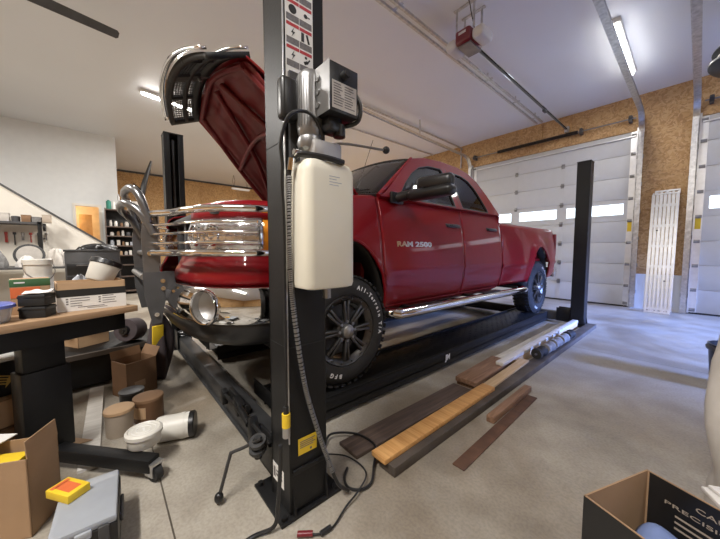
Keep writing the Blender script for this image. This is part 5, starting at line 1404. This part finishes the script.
# bookcase
bx, by0, by1 = -10.45, .085, 1.25
t = thing('bookcase', 'dark brown bookcase full of small jars by the white wall corner', 'bookcase', (bx, (by0+by1)/2, 0))
hy_ = (by1-by0)/2
sz_ = [.10, .50, .82, 1.08, 1.34, 1.60, 1.85, 2.30]
for s in (-1, 1): B().bb((-.16, s*hy_-.012, 0), (.16, s*hy_+.012, 2.32)).build('side_panel', 'darkwood', t)
for z in sz_: B().bb((-.155, -hy_+.012, z-.03), (.16, hy_-.012, z)).build('shelf', 'darkwood', t)
B().bb((-.16, -hy_, 0), (-.15, hy_, 2.3)).build('back_panel', 'matblack', t)
random.seed(21)
mats = ['bucketw', 'labelw', 'bag', 'dgrey', 'tan', 'ltgrey', 'carddk', 'haze']
names = {1.34: 'second lowest visible', 1.60: 'middle', 1.85: 'upper', 1.08: 'lowest visible'}
for z, nm in names.items():
    y = by0+.07; cnt = 0
    ordn = ('first', 'second', 'third', 'fourth', 'fifth', 'sixth', 'seventh', 'eighth', 'ninth', 'tenth', 'eleventh', 'twelfth', 'thirteenth')
    colr = dict(bucketw='cream', labelw='white', bag='beige', dgrey='dark grey', tan='tan', ltgrey='light grey', carddk='brown', haze='milky')
    while y < by1-.10:
        k = random.random(); w = random.uniform(.05, .10); h = random.uniform(.08, .17); m = random.choice(mats); cnt += 1
        if k < .6:
            tag(B().lathe([(0, 0), (w*.5, 0), (w*.52, .01), (w*.52, h*.72), (w*.36, h*.82), (w*.36, h*.9), (w*.4, h*.9), (w*.4, h), (0, h)], n=14).build('jar', m, loc=(bx+.03, y+w/2, z+.001)), '%s jar on the %s bookcase shelf, %s from the white wall corner' % (colr[m], nm, ordn[cnt-1]), 'jar', 'jars on the %s bookcase shelf' % nm)
        else:
            tag(B().box((0, 0, h*.4), (.10, w, h*.8), None, .005).box((0, 0, h*.8), (.105, w*1.04, h*.1)).build('small_box', m, loc=(bx+.03, y+w/2, z+.001)), '%s box on the %s bookcase shelf, %s from the white wall corner' % (colr[m], nm, ordn[cnt-1]), 'box', 'boxes on the %s bookcase shelf' % nm)
        y += w+random.uniform(.02, .06)
top = [('teal_canister', 'teal canister on top of the dark bookcase', 'canister', .165, .11, .24, 'teal'), ('spray_can', 'white spray can on the bookcase top beside the teal canister', 'can', .27, .06, .22, 'labelw'), ('tall_tube', 'tall grey tube on the bookcase top', 'tube', .38, .05, .42, 'castgrey'), ('tall_tube', 'second tall pale tube on the bookcase top', 'tube', .46, .045, .40, 'ltgrey'), ('spray_can', 'red-capped pale can on the bookcase top', 'can', .58, .065, .23, 'buckett'), ('pale_carton', 'pale carton on the bookcase top beneath the bow', 'box', .74, .12, .26, 'bag'), ('pink_carton', 'reddish carton at the far end of the bookcase top', 'box', .90, .11, .22, 'orange')]
for nm, l, ct, y, w, h, m in top:
    b = B()
    if 'carton' in nm: b.box((0, 0, h/2), (.12, w, h), None, .005).box((0, 0, h*.97), (.124, w*1.03, h*.06))
    else: b.lathe([(0, 0), (w*.5, 0), (w*.5, h*.85), (w*.4, h*.9), (w*.25, h*.92), (w*.25, h), (0, h)], n=16)
    tag(b.build(nm, m, loc=(bx+.04, y, 2.301)), l, ct)
# compound bow on the bookcase
t = thing('hunting_bow', 'dark hunting bow standing on the bookcase against the strand board wall', 'bow', (-10.545, 1.04, 2.301))
b = B().tube([(0, -.20, .05), (0, -.15, .38), (0, -.09, .70), (0, .0, 1.05), (0, .12, 1.48)], lambda u: .025+.045*math.sin(PI*min(1, u*1.02))**1, 8, 6); b.build('limb', 'black', t)
b = B().tube([(0, -.08, .60), (0, -.2, .56), (0, -.3, .58)], .035, 8).sph((0, -.16, .58), .06, (1, 1.4, .8)).sph((0, -.30, .60), .05).tube([(0, -.14, .62), (0, -.32, .78)], .02, 6); b.build('riser', 'black', t)
b = B().tube([(0, .12, 1.46), (0, .06, .9), (0, -.19, .08)], .004, 5, 0); b.build('bowstring', 'black', t)
# hanging shop light far back
t = thing('hanging_shop_light', 'small white shop light hung on wires before the strand board wall', 'ceiling light', (-13.0, 4.55, 3.78))
B().box((0, 0, .03), (.12, .75, .06), None, .01).build('housing', 'labelw', t)
B().cyl((0, -.34, -.012), (0, .34, -.012), .014, n=10).build('tube', 'labelw', t)
b = B()
for s in (-1, 1): b.tube([(0, s*.28, .06), (0, s*.33, .35), (0, s*.28, .57)], .006, 5, 0).tube([(0, s*.28, .06), (0, s*.23, .35), (0, s*.28, .57)], .006, 5, 0)
b.build('hanging_wire', 'black', t)
# ceiling fan
t = thing('ceiling_fan', 'dark bladed ceiling fan over the workbench end', 'fan', (-4.72, -.82, 3.86))
B().lathe([(0, -.06), (.09, -.05), (.12, 0), (.12, .08), (.06, .12), (.02, .13), (.02, .40), (.07, .41), (.07, .488), (0, .489)], n=28).build('motor_housing', 'dgrey', t)
for k in range(3):
    a = R(100)+k*2*PI/3
    b = B().prism([(.10, -.05, -.003), (.35, -.062, -.003), (1.08, -.052, -.003), (1.10, -.03, -.003), (1.10, .03, -.003), (1.08, .052, -.003), (.35, .062, -.003), (.10, .05, -.003)], (0, 0, .007))
    o = b.build('blade', 'dgrey', t, loc=(0, 0, .03)); o.rotation_euler = (R(-28), 0, a)

# ================================================================ further tube lights, added out of view to light the shop
led(-6.0, -2.6, 2.0, 0, 'added ceiling tube light over the open floor behind the bench', 230, col=(1, .96, .91))
led(-.6, -1.6, 2.0, 0, 'added ceiling tube light over the open floor in front of the lift', 225, col=(1, .96, .91))
led(-9.0, 4.6, 0, 2.0, 'added ceiling tube light over the bay past the truck', 330, col=(1, .95, .9))
led(3.0, 1.0, 2.0, 0, 'added ceiling tube light over the second bay', 45, col=(1, .95, .9))
# added blue area light, aimed through the side window at the floor
floor_fill = bpy.data.lights.new('added_floor_light', 'AREA'); floor_fill.shape = 'RECTANGLE'; floor_fill.size = 3.8; floor_fill.size_y = 1.9; floor_fill.energy = 430; floor_fill.color = (.24, .38, 1.); floor_fill.spread = R(30)
so = bpy.data.objects.new('added_floor_light', floor_fill); C.objects.link(so); so.location = (XR+.75, 5.6, 2.9); so.rotation_euler = (V((.3, 6.2, 0))-V((XR+.75, 5.6, 2.9))).to_track_quat('-Z', 'Y').to_euler()
tag(so, 'added blue area light aimed through the unseen side window at the floor', 'light')
